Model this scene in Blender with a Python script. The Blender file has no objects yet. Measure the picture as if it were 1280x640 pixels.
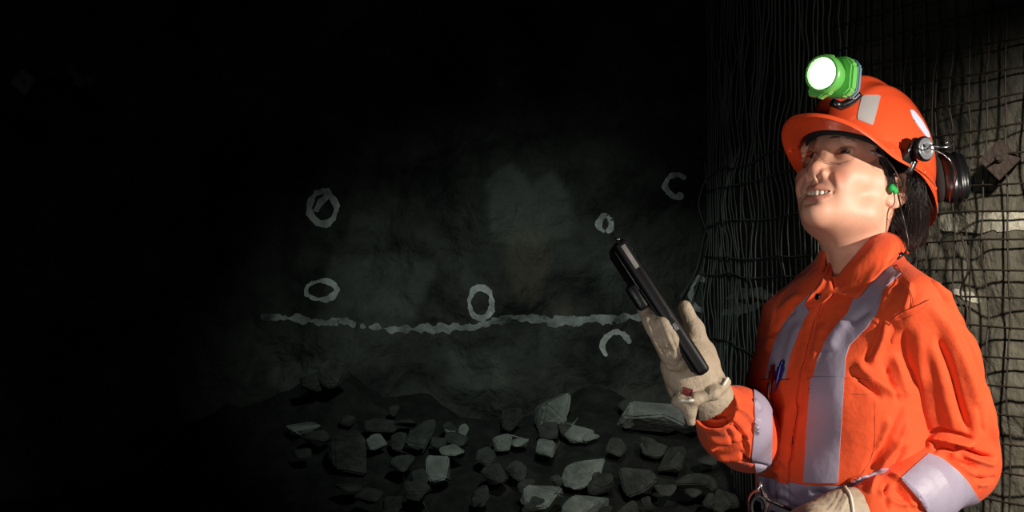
import bpy, math, random
import numpy as np
from mathutils import Vector, Matrix
from mathutils.geometry import convex_hull_2d
import bmesh

SC = bpy.context.scene
COL = SC.collection
random.seed(7)
RNG = np.random.default_rng(11)
FPX = 2400.0      # focal length in pixels of the 1280 px wide frame
CZ = 1.35         # camera height
PI = math.pi

def P(px, py, Y):
    """point at depth Y that the camera sees at pixel (px, py)"""
    return np.array([(px-640.0)/FPX*Y, Y, CZ-(py-320.0)/FPX*Y])

def proj(V):
    V = np.asarray(V, float)
    return np.stack([640+FPX*V[:, 0]/V[:, 1], 320-FPX*(V[:, 2]-CZ)/V[:, 1]], 1)

# ------------------------------------------------------------------ materials
def srgb(r, g, b):
    f = lambda c: (c/255)/12.92 if c/255 <= .04045 else (((c/255)+.055)/1.055)**2.4
    return (f(r), f(g), f(b), 1.0)

def mat(name, color, rough=.6, metal=0., bump=0., bscale=200., var=0., vscale=8., spec=.5, sss=0.,
        coat=0., weave=0., wscale=900., vcolor=None, detail=4.):
    m = bpy.data.materials.new(name); m.use_nodes = True
    nt = m.node_tree; N = nt.nodes; L = nt.links
    b = N['Principled BSDF']
    b.inputs['Base Color'].default_value = color if len(color) == 4 else (*color, 1)
    b.inputs['Roughness'].default_value = rough
    b.inputs['Metallic'].default_value = metal
    b.inputs['Specular IOR Level'].default_value = spec
    if coat: b.inputs['Coat Weight'].default_value = coat; b.inputs['Coat Roughness'].default_value = .1
    if sss:
        b.inputs['Subsurface Weight'].default_value = sss
        b.inputs['Subsurface Radius'].default_value = (.012, .004, .002)
        b.inputs['Subsurface Scale'].default_value = 1.0
    tc = N.new('ShaderNodeTexCoord')
    if var or vcolor is not None:
        n = N.new('ShaderNodeTexNoise'); n.inputs['Scale'].default_value = vscale; n.inputs['Detail'].default_value = 6
        n.inputs['Roughness'].default_value = .65
        L.new(tc.outputs['Object'], n.inputs['Vector'])
        r = N.new('ShaderNodeMapRange'); r.inputs['From Min'].default_value = .36; r.inputs['From Max'].default_value = .64
        L.new(n.outputs['Fac'], r.inputs['Value'])
        mx = N.new('ShaderNodeMix'); mx.data_type = 'RGBA'
        c = b.inputs['Base Color'].default_value[:]
        c2 = vcolor if vcolor is not None else tuple(x*(1-var) for x in c[:3])+(1,)
        mx.inputs['A'].default_value = c2; mx.inputs['B'].default_value = c
        L.new(r.outputs['Result'], mx.inputs['Factor'])
        L.new(mx.outputs['Result'], b.inputs['Base Color'])
    h = None
    if bump:
        n = N.new('ShaderNodeTexNoise'); n.inputs['Scale'].default_value = bscale; n.inputs['Detail'].default_value = detail
        L.new(tc.outputs['Object'], n.inputs['Vector'])
        h = N.new('ShaderNodeBump'); h.inputs['Strength'].default_value = bump; h.inputs['Distance'].default_value = .6/bscale
        L.new(n.outputs['Fac'], h.inputs['Height'])
        L.new(h.outputs['Normal'], b.inputs['Normal'])
    if weave:
        w = N.new('ShaderNodeTexWave'); w.inputs['Scale'].default_value = wscale; w.bands_direction = 'DIAGONAL'
        L.new(tc.outputs['Object'], w.inputs['Vector'])
        h2 = N.new('ShaderNodeBump'); h2.inputs['Strength'].default_value = weave; h2.inputs['Distance'].default_value = .0004
        L.new(w.outputs['Fac'], h2.inputs['Height'])
        if h: L.new(h.outputs['Normal'], h2.inputs['Normal'])
        L.new(h2.outputs['Normal'], b.inputs['Normal'])
    return m

def emit_mat(name, color, strength):
    m = bpy.data.materials.new(name); m.use_nodes = True
    nt = m.node_tree; nt.nodes.clear()
    e = nt.nodes.new('ShaderNodeEmission'); o = nt.nodes.new('ShaderNodeOutputMaterial')
    e.inputs['Color'].default_value = (*color, 1); e.inputs['Strength'].default_value = strength
    nt.links.new(e.outputs[0], o.inputs[0]); return m

def clear_mat(name, tint=(1, 1, 1), gl=.5):
    m = bpy.data.materials.new(name); m.use_nodes = True
    nt = m.node_tree; nt.nodes.clear(); N = nt.nodes; L = nt.links
    t = N.new('ShaderNodeBsdfTransparent'); t.inputs[0].default_value = (*tint, 1)
    g = N.new('ShaderNodeBsdfGlossy'); g.inputs['Roughness'].default_value = .06
    lw = N.new('ShaderNodeLayerWeight'); lw.inputs[0].default_value = .35
    mr = N.new('ShaderNodeMapRange'); mr.inputs['To Min'].default_value = .07; mr.inputs['To Max'].default_value = gl
    mx = N.new('ShaderNodeMixShader'); o = N.new('ShaderNodeOutputMaterial')
    L.new(lw.outputs['Facing'], mr.inputs['Value']); L.new(mr.outputs['Result'], mx.inputs[0])
    L.new(t.outputs[0], mx.inputs[1]); L.new(g.outputs[0], mx.inputs[2]); L.new(mx.outputs[0], o.inputs[0])
    return m

# ------------------------------------------------------------------ objects
ORG = {}
def tag(o, label=None, cat=None, group=None, kind=None):
    if label: o['label'] = label
    if cat: o['category'] = cat
    if group: o['group'] = group
    if kind: o['kind'] = kind
    return o

def mk(name, V, F, m, parent=None, smooth=True, origin=None, attrs=None, label=None, cat=None, group=None, kind=None):
    """world-space vertices V, faces F -> one mesh object"""
    V = np.asarray(V, float).reshape(-1, 3)
    if parent is not None: org = ORG[parent.name]
    elif origin is not None: org = np.array(origin, float)
    else:
        lo, hi = V.min(0), V.max(0); org = np.array([(lo[0]+hi[0])/2, (lo[1]+hi[1])/2, lo[2]])
    me = bpy.data.meshes.new(name)
    if isinstance(F, np.ndarray):
        W = V-org
        n, k = F.shape
        me.vertices.add(len(W)); me.vertices.foreach_set('co', W.astype(np.float32).ravel())
        me.loops.add(n*k); me.loops.foreach_set('vertex_index', F.astype(np.int32).ravel())
        me.polygons.add(n); me.polygons.foreach_set('loop_start', np.arange(0, n*k, k, dtype=np.int32))
        me.update(calc_edges=True); me.validate()
    else:
        me.from_pydata([tuple(v) for v in (V-org)], [], [tuple(int(i) for i in f) for f in F]); me.update()
    if smooth is True:
        me.polygons.foreach_set('use_smooth', [True]*len(me.polygons))
    if attrs:
        for k, a in attrs.items():
            at = me.attributes.new(k, 'FLOAT', 'POINT'); at.data.foreach_set('value', np.asarray(a, np.float32))
    for x in (m if isinstance(m, (list, tuple)) else [m]): me.materials.append(x)
    o = bpy.data.objects.new(name, me); COL.objects.link(o)
    if parent is not None: o.parent = parent
    else: o.location = org
    ORG[o.name] = org
    if isinstance(smooth, (int, float)) and not isinstance(smooth, bool):
        me.shade_smooth() if hasattr(me, 'shade_smooth') else None
        me.polygons.foreach_set('use_smooth', [True]*len(me.polygons))
        me.set_sharp_from_angle(angle=math.radians(smooth))
    return tag(o, label, cat, group, kind)

def empty(name, loc, label=None, cat=None, group=None):
    o = bpy.data.objects.new(name, None); COL.objects.link(o); o.location = loc
    ORG[o.name] = np.array(loc, float); return tag(o, label, cat, group)

# ------------------------------------------------------------------ simple shapes (return V, F)
def join(*vf):
    V = []; F = []; n = 0
    for v, f in vf:
        v = np.asarray(v, float).reshape(-1, 3)
        V.append(v); F += [tuple(int(i)+n for i in q) for q in f]; n += len(v)
    return np.concatenate(V), F

def catmull(pts, n):
    pts = np.asarray(pts, float); m = len(pts)
    if m < 3: t = np.linspace(0, 1, n)[:, None]; return pts[0]*(1-t)+pts[-1]*t
    Q = np.concatenate([[2*pts[0]-pts[1]], pts, [2*pts[-1]-pts[-2]]])
    out = []
    for s in np.linspace(0, m-1, n):
        i = min(int(s), m-2); t = s-i
        p0, p1, p2, p3 = Q[i], Q[i+1], Q[i+2], Q[i+3]
        out.append(.5*((2*p1)+(-p0+p2)*t+(2*p0-5*p1+4*p2-p3)*t*t+(-p0+3*p1-3*p2+p3)*t**3))
    return np.array(out)

def tube(pts, r, seg=8, n=None, cap=True, closed=False, flat=1.0):
    pts = np.asarray(pts, float)
    if n: 
        if np.ndim(r): r = np.interp(np.linspace(0, 1, n), np.linspace(0, 1, len(r)), r)
        pts = catmull(pts, n)
    m = len(pts); r = np.full(m, r) if not np.ndim(r) else np.asarray(r)
    T = np.roll(pts, -1, 0)-np.roll(pts, 1, 0) if closed else np.gradient(pts, axis=0)
    T /= np.linalg.norm(T, axis=1)[:, None]+1e-12
    ref = np.array([0, 0, 1.]) if abs(T[0, 2]) < .9 else np.array([1., 0, 0])
    V = []; u = np.cross(T[0], ref); u /= np.linalg.norm(u)
    for i in range(m):
        u = u-T[i]*u.dot(T[i]); u /= np.linalg.norm(u)+1e-12
        w = np.cross(T[i], u)
        a = np.arange(seg)*2*PI/seg
        V.append(pts[i]+r[i]*(np.cos(a)[:, None]*u+flat*np.sin(a)[:, None]*w))
    V = np.concatenate(V); F = []
    for i in range(m if closed else m-1):
        j = (i+1) % m
        for k in range(seg):
            k2 = (k+1) % seg
            F.append((i*seg+k, i*seg+k2, j*seg+k2, j*seg+k))
    if cap and not closed:
        F.append(tuple(range(seg))[::-1]); F.append(tuple((m-1)*seg+k for k in range(seg)))
    return V, F

def lathe(c, axis, prof, seg=32, up=None, sx=1., sy=1.):
    """prof: (along, radius) list; sx, sy squash the section"""
    c = np.asarray(c, float); a = np.asarray(axis, float); a /= np.linalg.norm(a)
    up = np.array([0, 0, 1.]) if up is None else np.asarray(up, float)
    u = np.cross(up, a); u /= np.linalg.norm(u); w = np.cross(a, u)
    V = []; F = []
    for t, r in prof:
        for k in range(seg):
            q = 2*PI*k/seg; V.append(c+a*t+r*(math.cos(q)*sx*u+math.sin(q)*sy*w))
    for i in range(len(prof)-1):
        for k in range(seg):
            k2 = (k+1) % seg; F.append((i*seg+k, i*seg+k2, (i+1)*seg+k2, (i+1)*seg+k))
    F.append(tuple(range(seg))[::-1]); F.append(tuple((len(prof)-1)*seg+k for k in range(seg)))
    return np.array(V), F

def rbox(c, ax, size, bev=.002, seg=2):
    """bevelled box; ax 3x3 rows = axes; size = full extents"""
    bm = bmesh.new(); bmesh.ops.create_cube(bm, size=1)
    for v in bm.verts: v.co = Vector([v.co[i]*size[i] for i in range(3)])
    if bev: bmesh.ops.bevel(bm, geom=bm.edges[:], offset=bev, segments=seg, affect='EDGES', profile=.5)
    A = np.asarray(ax, float)
    V = np.array([v.co[:] for v in bm.verts]) @ A + np.asarray(c, float)
    F = [tuple(v.index for v in f.verts) for f in bm.faces]; bm.free(); return V, F

def prism(poly, c, ax, depth, bev=.001):
    """2D polygon in axes ax[0], ax[1], thickness along ax[2]"""
    bm = bmesh.new()
    vs = [bm.verts.new((p[0], p[1], -depth/2)) for p in poly]; f = bm.faces.new(vs)
    r = bmesh.ops.extrude_face_region(bm, geom=[f])
    for v in r['geom']:
        if isinstance(v, bmesh.types.BMVert): v.co.z += depth
    bmesh.ops.recalc_face_normals(bm, faces=bm.faces[:])
    if bev: bmesh.ops.bevel(bm, geom=bm.edges[:], offset=bev, segments=2, affect='EDGES')
    bm.verts.index_update(); A = np.asarray(ax, float)
    V = np.array([v.co[:] for v in bm.verts]) @ A + np.asarray(c, float)
    F = [tuple(v.index for v in f.verts) for f in bm.faces]; bm.free(); return V, F

def loft(rows, nu, nv, thick=0.):
    """rows: list of 3D polylines -> smooth surface of nu x nv points (with thickness)"""
    R = np.array([catmull(r, nv) for r in rows]); G = np.stack([catmull(R[:, j], nu) for j in range(nv)], 1)
    V = G.reshape(-1, 3); F = [(i*nv+j, i*nv+j+1, (i+1)*nv+j+1, (i+1)*nv+j) for i in range(nu-1) for j in range(nv-1)]
    if thick:
        du = np.gradient(G, axis=0); dv = np.gradient(G, axis=1); n = np.cross(du, dv); n /= np.linalg.norm(n, axis=2)[:, :, None]+1e-12
        V2 = (G+n*thick).reshape(-1, 3); o = len(V)
        F2 = [tuple(q+o for q in f[::-1]) for f in F]
        loop = [j for j in range(nv)]+[i*nv+nv-1 for i in range(1, nu)]+[(nu-1)*nv+j for j in range(nv-2, -1, -1)]+[i*nv for i in range(nu-2, 0, -1)]
        sk = [(loop[(k+1) % len(loop)], loop[k], loop[k]+o, loop[(k+1) % len(loop)]+o) for k in range(len(loop))]
        V = np.concatenate([V, V2]); F = F+F2+sk
    return V, F

# ------------------------------------------------------------------ SDF sculpting
def smin(a, b, k):
    if k <= 0: return np.minimum(a, b)
    h = np.maximum(k-np.abs(a-b), 0)/k
    return np.minimum(a, b)-h*h*k*.25

def rotm(rx=0, ry=0, rz=0):
    """rows = local axes"""
    return np.array((Matrix.Rotation(math.radians(rz), 3, 'Z') @ Matrix.Rotation(math.radians(ry), 3, 'Y') @ Matrix.Rotation(math.radians(rx), 3, 'X')).transposed())

class Grid:
    def __init__(s, lo, hi, h):
        s.lo = np.array(lo, float); s.h = h
        s.n = np.ceil((np.array(hi)-s.lo)/h).astype(int)+1
        s.ax = [(s.lo[i]+h*np.arange(s.n[i])).astype(np.float32) for i in range(3)]
        s.F = np.full(tuple(s.n), 1., np.float32)
    def _do(s, lo, hi, fn, k, sub):
        a = np.maximum(np.floor((np.asarray(lo)-s.lo)/s.h).astype(int), 0)
        b = np.minimum(np.ceil((np.asarray(hi)-s.lo)/s.h).astype(int)+1, s.n)
        if (b <= a).any(): return
        sl = tuple(slice(a[i], b[i]) for i in range(3))
        X = s.ax[0][sl[0]][:, None, None]; Y = s.ax[1][sl[1]][None, :, None]; Z = s.ax[2][sl[2]][None, None, :]
        d = fn(X, Y, Z)
        s.F[sl] = -smin(-s.F[sl], d, k) if sub else smin(s.F[sl], d, k)
    def ell(s, c, r, R=None, k=.01, sub=False):
        c = np.asarray(c, float); r = np.asarray(r, float); R = np.eye(3) if R is None else np.asarray(R)
        def fn(X, Y, Z):
            x, y, z = X-c[0], Y-c[1], Z-c[2]
            q = [(R[i, 0]*x+R[i, 1]*y+R[i, 2]*z) for i in range(3)]
            k0 = np.sqrt(sum((q[i]/r[i])**2 for i in range(3)))
            k1 = np.sqrt(sum((q[i]/r[i]**2)**2 for i in range(3)))+1e-9
            return k0*(k0-1)/k1
        e = np.sqrt(((R*r[:, None])**2).sum(0))+1.5*k+3*s.h
        s._do(c-e, c+e, fn, k, sub); return s
    def cap(s, a, b, ra, rb=None, k=.01, sub=False, sq=None):
        """round cone; sq=(dir, factor): squashed along dir"""
        rb = ra if rb is None else rb
        a = np.asarray(a, float); b = np.asarray(b, float); ab = b-a; L2 = ab.dot(ab)+1e-12
        def fn(X, Y, Z):
            x, y, z = X-a[0], Y-a[1], Z-a[2]
            t = np.clip((x*ab[0]+y*ab[1]+z*ab[2])/L2, 0, 1)
            x, y, z = x-t*ab[0], y-t*ab[1], z-t*ab[2]
            d2 = x*x+y*y+z*z
            if sq is not None:
                n, f = sq; p = x*n[0]+y*n[1]+z*n[2]; d2 = d2+p*p*(1/f**2-1)
            return np.sqrt(d2)-(ra+(rb-ra)*t)
        m = max(ra, rb)+1.5*k+3*s.h
        s._do(np.minimum(a, b)-m, np.maximum(a, b)+m, fn, k, sub); return s
    def chain(s, pts, rs, k=.01, sub=False, sq=None):
        for i in range(len(pts)-1): s.cap(pts[i], pts[i+1], rs[i], rs[i+1], k, sub, sq)
        return s
    def fun(s, lo, hi, fn, k=.002, sub=False):
        s._do(lo, hi, fn, k, sub); return s
    def mesh(s, relax=1):
        return nets(s.F, s.lo, s.h, relax)

def nets(F, lo, h, relax=1):
    S = F < 0
    nx, ny, nz = F.shape
    acc = None
    c = S[:-1, :-1, :-1]
    mn = c.copy(); mx = c.copy()
    for dx in (0, 1):
        for dy in (0, 1):
            for dz in (0, 1):
                q = S[dx:nx-1+dx, dy:ny-1+dy, dz:nz-1+dz]; mn &= q; mx |= q
    act = mx & ~mn
    idx = np.argwhere(act)
    ids = np.full(act.shape, -1, np.int64); ids[act] = np.arange(len(idx))
    val = {}
    for dx in (0, 1):
        for dy in (0, 1):
            for dz in (0, 1):
                val[dx, dy, dz] = F[idx[:, 0]+dx, idx[:, 1]+dy, idx[:, 2]+dz].astype(float)
    P_ = np.zeros((len(idx), 3)); cnt = np.zeros(len(idx))
    for a in val:
        for ax in range(3):
            if a[ax] == 0:
                b = list(a); b[ax] = 1; b = tuple(b)
                va, vb = val[a], val[b]; cr = (va < 0) != (vb < 0)
                t = np.where(cr, va/np.where(cr, va-vb, 1), 0)
                p = np.array(a, float)[None, :].repeat(len(idx), 0); p[:, ax] = t
                P_ += p*cr[:, None]; cnt += cr
    V = (idx+P_/cnt[:, None])*h+lo
    Q = []
    I = ids
    # x edges
    e = (S[:-1, 1:-1, 1:-1] != S[1:, 1:-1, 1:-1]); i, j, k = np.nonzero(e); j = j+1; k = k+1
    q = np.stack([I[i, j-1, k-1], I[i, j, k-1], I[i, j, k], I[i, j-1, k]], 1); f = ~S[i, j, k]; q[f] = q[f][:, ::-1]; Q.append(q)
    e = (S[1:-1, :-1, 1:-1] != S[1:-1, 1:, 1:-1]); i, j, k = np.nonzero(e); i = i+1; k = k+1
    q = np.stack([I[i-1, j, k-1], I[i-1, j, k], I[i, j, k], I[i, j, k-1]], 1); f = ~S[i, j, k]; q[f] = q[f][:, ::-1]; Q.append(q)
    e = (S[1:-1, 1:-1, :-1] != S[1:-1, 1:-1, 1:]); i, j, k = np.nonzero(e); i = i+1; j = j+1
    q = np.stack([I[i-1, j-1, k], I[i, j-1, k], I[i, j, k], I[i-1, j, k]], 1); f = ~S[i, j, k]; q[f] = q[f][:, ::-1]; Q.append(q)
    Q = np.concatenate(Q); Q = Q[(Q >= 0).all(1)]
    for _ in range(relax):
        A = np.zeros_like(V); c = np.zeros(len(V))
        for a in range(4):
            for b in ((a+1) % 4, (a-1) % 4):
                np.add.at(A, Q[:, a], V[Q[:, b]]); np.add.at(c, Q[:, a], 1)
        V = V*.5+.5*A/np.maximum(c, 1)[:, None]
    return V, Q

def normals(V, Q):
    n = np.cross(V[Q[:, 2]]-V[Q[:, 0]], V[Q[:, 3 if Q.shape[1] > 3 else 1]]-V[Q[:, 1 if Q.shape[1] > 3 else 0]])
    if Q.shape[1] == 3: n = np.cross(V[Q[:, 1]]-V[Q[:, 0]], V[Q[:, 2]]-V[Q[:, 0]])
    N = np.zeros_like(V)
    for a in range(Q.shape[1]): np.add.at(N, Q[:, a], n)
    return N/(np.linalg.norm(N, axis=1)[:, None]+1e-15)

def pl_dist(p, line):
    """distance of 2D points to a polyline, and the 0..1 parameter along it"""
    line = np.asarray(line, float); seg = np.diff(line, axis=0); ln = np.linalg.norm(seg, axis=1); cum = np.concatenate([[0], np.cumsum(ln)])
    best = np.full(len(p), 1e9); par = np.zeros(len(p)); side = np.zeros(len(p))
    for i in range(len(seg)):
        d = p-line[i]; t = np.clip((d@seg[i])/(ln[i]**2+1e-12), 0, 1)
        q = d-t[:, None]*seg[i]; r = np.hypot(q[:, 0], q[:, 1]); m = r < best
        best[m] = r[m]; par[m] = ((cum[i]+t*ln[i])/cum[-1])[m]; side[m] = np.sign(seg[i][0]*d[:, 1]-seg[i][1]*d[:, 0])[m]
    return best, par, side

FOLD = 1.0
def folds(V, N, strokes):
    """cloth folds: each stroke = (pixel polyline, width px, height mm [, sharp]) pushes the camera-facing cloth along its normal"""
    p = proj(V); vd = V-np.array([0, 0, CZ]); vd /= np.linalg.norm(vd, axis=1)[:, None]
    face = np.clip(-(N*vd).sum(1)*3+.35, 0, 1)
    D = np.zeros(len(V))
    for s in strokes:
        line, w, amp = s[:3]; w = w*.85; kind = s[3] if len(s) > 3 else 'g'
        line = catmull(line, 24) if len(line) > 2 else np.array(line, float)
        lo, hi = line.min(0)-3.2*w, line.max(0)+3.2*w
        m = np.nonzero((p > lo).all(1) & (p < hi).all(1) & (face > 0))[0]
        if not len(m): continue
        d, t, side = pl_dist(p[m], line)
        tap = np.clip(np.minimum(t, 1-t)/.22, 0, 1); tap = tap*tap*(3-2*tap)
        if kind == 'g': f = np.exp(-(d/w)**2)*tap
        elif kind == 's':   # a crisp seam groove, full length
            f = np.exp(-(d/w)**2)
        elif kind == 'o':   # overlap: step on the right-hand side of the line
            sd = d*side; f = np.where(sd > 0, np.exp(-(sd/w)), np.exp(-(sd/(w*.3))**2))*tap
        D[m] += FOLD*amp*.001*f*face[m]
    return V+N*D[:, None]

def polysd(p, poly):
    """signed distance to a 2D polygon, positive inside"""
    poly = np.asarray(poly, float); n = len(poly); best = np.full(len(p), 1e18); ins = np.zeros(len(p), bool)
    for i in range(n):
        a, b = poly[i], poly[(i+1) % n]; e = b-a; d = p-a
        t = np.clip((d@e)/(e@e+1e-12), 0, 1); q = d-t[:, None]*e; best = np.minimum(best, (q**2).sum(1))
        c = ((a[1] > p[:, 1]) != (b[1] > p[:, 1])); 
        with np.errstate(divide='ignore', invalid='ignore'):
            xx = (b[0]-a[0])*(p[:, 1]-a[1])/(b[1]-a[1])+a[0]
        ins ^= c & (p[:, 0] < xx)
    return np.where(ins, 1, -1)*np.sqrt(best)

def clip(V, N, T, f):
    """keep the part of a triangle mesh where f >= 0"""
    s = f[T] >= 0; full = T[s.all(1)]; cross = T[s.any(1) & ~s.all(1)]
    V = list(V); N = list(N); f = list(f); cache = {}; out = [tuple(t) for t in full]
    def cut(a, b):
        k = (min(a, b), max(a, b))
        if k not in cache:
            t = f[a]/(f[a]-f[b]); V.append(V[a]*(1-t)+V[b]*t); N.append(N[a]*(1-t)+N[b]*t); f.append(0.); cache[k] = len(V)-1
        return cache[k]
    for tri in cross:
        poly = []
        for i in range(3):
            a, b = int(tri[i]), int(tri[(i+1) % 3])
            if f[a] >= 0: poly.append(a)
            if (f[a] >= 0) != (f[b] >= 0): poly.append(cut(a, b))
        for i in range(1, len(poly)-1): out.append((poly[0], poly[i], poly[i+1]))
    T = np.array(out, int).reshape(-1, 3); use = np.unique(T); mp = np.full(len(V), -1); mp[use] = np.arange(len(use))
    return np.array(V)[use], np.array(N)[use], mp[T]

def largest(T, n, V=None):
    lab = np.arange(n)
    while True:
        m = lab[T].min(1); new = lab.copy()
        for i in range(3): np.minimum.at(new, T[:, i], m)
        new = new[new]
        if (new == lab).all(): break
        lab = new
    l = lab[T[:, 0]]; v, c = np.unique(l, return_counts=True); ok = v[c > .25*c.max()]
    if V is not None: return T[l == min(ok, key=lambda k: V[T[l == k]].reshape(-1, 3)[:, 1].mean())]
    return T[l == v[np.argmax(c)]]

def patch(name, base, poly, m, parent, off=.0015, inset=0., where=None, smooth=2, **kw):
    """a cloth piece laid on the garment: the base surface inside a pixel outline, given its own thickness"""
    V, N, Q = base
    p = proj(V); vd = V-np.array([0, 0, CZ]); vd /= np.linalg.norm(vd, axis=1)[:, None]
    poly = np.asarray(poly, float); lo, hi = poly.min(0)-6, poly.max(0)+6
    ok = (p > lo).all(1) & (p < hi).all(1) & ((N*vd).sum(1) < .12)
    if where is not None: ok &= where(V)
    q = Q[ok[Q].all(1)]
    T = np.concatenate([q[:, [0, 1, 2]], q[:, [0, 2, 3]]]) if q.shape[1] == 4 else q
    use = np.unique(T); mp = np.full(len(V), -1); mp[use] = np.arange(len(use)); T = mp[T]; V = V[use]; N = N[use]
    V, N, T = clip(V, N, T, polysd(proj(V), poly)-inset)
    T = largest(T, len(V), V); use = np.unique(T); mp = np.full(len(V), -1); mp[use] = np.arange(len(use)); T = mp[T]; V = V[use]; N = N[use]
    top = V+N*off; bot = V-N*.0015
    E = {}
    for t in T:
        for i in range(3):
            a, b = int(t[i]), int(t[(i+1) % 3]); E[(a, b)] = 1
    n = len(V); F = [tuple(t) for t in T]+[(t[2]+n, t[1]+n, t[0]+n) for t in T]
    for (a, b) in E:
        if (b, a) not in E: F += [(b, a, a+n), (b, a+n, b+n)]
    return mk(name, np.concatenate([top, bot]), np.array(F), m, parent, smooth=40., **kw)

def vnoise(V, s, seed=0):
    """smooth value noise at 3D points, about -1..1"""
    r = np.random.default_rng(seed); tab = r.uniform(-1, 1, (64, 64, 64)); p = np.asarray(V)*s+17.3
    i = np.floor(p).astype(int); f = p-i; f = f*f*(3-2*f); i &= 63; j = (i+1) & 63; o = 0
    for a in (0, 1):
        for b in (0, 1):
            for c in (0, 1):
                w = (f[:, 0] if a else 1-f[:, 0])*(f[:, 1] if b else 1-f[:, 1])*(f[:, 2] if c else 1-f[:, 2])
                o = o+w*tab[(j if a else i)[:, 0], (j if b else i)[:, 1], (j if c else i)[:, 2]]
    return o
def fbm(V, s, o=4, seed=0, g=.5):
    t = 0; a = 1.; n = 0
    for k in range(o): t = t+a*vnoise(V, s*2**k, seed+k); n += a; a *= g
    return t/n

# ================================================================== camera
cam_d = bpy.data.cameras.new('camera'); cam = bpy.data.objects.new('camera', cam_d); COL.objects.link(cam)
cam_d.sensor_width = 36; cam_d.lens = FPX*36/1280; cam.location = (0, 0, CZ); cam.rotation_euler = (PI/2, 0, 0)
cam_d.clip_start = .05; cam_d.clip_end = 100
SC.camera = cam

# ================================================================== materials
M_skin = mat('skin', srgb(222, 166, 140), rough=.5, sss=.12, bump=.25, bscale=900, var=.1, vscale=60)
def skin_nodes():
    nt = M_skin.node_tree; N = nt.nodes; L = nt.links; b = N['Principled BSDF']
    src = b.inputs['Base Color'].links[0].from_socket
    for at, col, f in (('lip', srgb(168, 92, 80), .6), ('flush', srgb(206, 118, 95), .6), ('brow', srgb(70, 45, 35), .55)):
        a = N.new('ShaderNodeAttribute'); a.attribute_name = at
        mu = N.new('ShaderNodeMath'); mu.operation = 'MULTIPLY'; mu.inputs[1].default_value = f; mu.use_clamp = True
        mx = N.new('ShaderNodeMix'); mx.data_type = 'RGBA'; mx.inputs['B'].default_value = col
        L.new(a.outputs['Fac'], mu.inputs[0]); L.new(mu.outputs[0], mx.inputs['Factor']); L.new(src, mx.inputs['A'])
        src = mx.outputs['Result']
    L.new(src, b.inputs['Base Color'])
skin_nodes()
M_eye = mat('eye_white', srgb(225, 215, 208), rough=.12, coat=.6)
M_iris = mat('iris', srgb(42, 24, 16), rough=.08, coat=1.)
M_lash = mat('lash', srgb(18, 12, 10), rough=.6)
M_brow = mat('brow_hair', srgb(52, 36, 28), rough=.7)
M_teeth = mat('teeth', srgb(225, 210, 190), rough=.2, coat=.4)
M_mouth = mat('mouth', srgb(70, 20, 18), rough=.5)
M_hair = mat('hair', srgb(30, 20, 17), rough=.34, var=.35, vscale=40)
M_orange = mat('orange_cotton', srgb(233, 86, 42), rough=.8, var=.08, vscale=9, bump=.22, bscale=46, spec=.3, weave=.12)
M_orange.node_tree.nodes['Principled BSDF'].inputs['Sheen Weight'].default_value = .06
M_tape = mat('reflective_tape', srgb(160, 150, 170), rough=.5, metal=.0, bump=.12, bscale=60, var=.05, vscale=14, spec=.6, weave=.12, wscale=700)
M_thread = mat('dark_thread', srgb(150, 46, 16), rough=.8)
M_hat = mat('hat_shell', srgb(240, 86, 46), rough=.25, spec=.5, coat=.35, bump=.05, bscale=90)
M_silver = mat('silver_tape', srgb(178, 172, 172), rough=.35, bump=.1, bscale=300, spec=.6)
M_black = mat('black_plastic', srgb(20, 20, 22), rough=.32, bump=.1, bscale=300)
M_blackm = mat('black_matte', srgb(16, 15, 15), rough=.75, bump=.2, bscale=300)
M_foam = mat('black_foam', srgb(22, 20, 20), rough=.9, bump=.4, bscale=500)
M_steel = mat('steel', srgb(190, 190, 195), rough=.28, metal=1.)
M_dial = mat('dial_grey', srgb(120, 122, 128), rough=.35, metal=.3)
M_green = mat('green_plastic', srgb(112, 200, 96), rough=.35, coat=.3)
M_plug = mat('green_foam', srgb(20, 165, 75), rough=.7)
M_lens = clear_mat('clear_lens', (.97, .97, .96), .8)
M_lamp = emit_mat('lamp_light', (.90, 1., .86), 7.)
M_lampedge = emit_mat('lamp_led', (1., 1., .95), 25.)
M_glove = mat('leather_glove', srgb(178, 160, 138), rough=.7, bump=.5, bscale=160, var=.2, vscale=35)
M_gloveseam = mat('glove_piping', srgb(228, 218, 200), rough=.7)
M_label = mat('dark_red_label', srgb(95, 22, 22), rough=.6)
M_leather = mat('black_leather', srgb(26, 22, 21), rough=.4, bump=.4, bscale=220)
M_screen = mat('screen_glass', srgb(6, 6, 8), rough=.08, coat=1.)
M_rubber = mat('rubber_case', srgb(9, 9, 10), rough=.5, bump=.1, bscale=400, spec=.3)
M_boot = mat('boot_rubber', srgb(25, 24, 22), rough=.6)

# ================================================================== head (modelled in its own frame: x forward, y to her left, z up; metres)
def frame(yaw, pitch, roll):
    y, p, r = map(math.radians, (yaw, pitch, roll))
    f = np.array([-math.sin(y), -math.cos(y), 0]); l = np.array([math.cos(y), -math.sin(y), 0]); u = np.array([0, 0, 1.])
    f2 = f*math.cos(p)+u*math.sin(p); u2 = u*math.cos(p)-f*math.sin(p)
    c, s = math.cos(r), math.sin(r); R = np.array([[c, 0, -s], [0, 1, 0], [s, 0, c]])
    return (R @ np.stack([f2, l, u2], 1))
HR = frame(42, 31, 5); HS = np.array([.945, .885, .945])
HO = P(1065, 235, 2.70)
def H2W(v): return (np.asarray(v, float)*HS) @ HR.T + HO
def W2H(v): return ((np.asarray(v, float)-HO) @ HR)/HS

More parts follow.
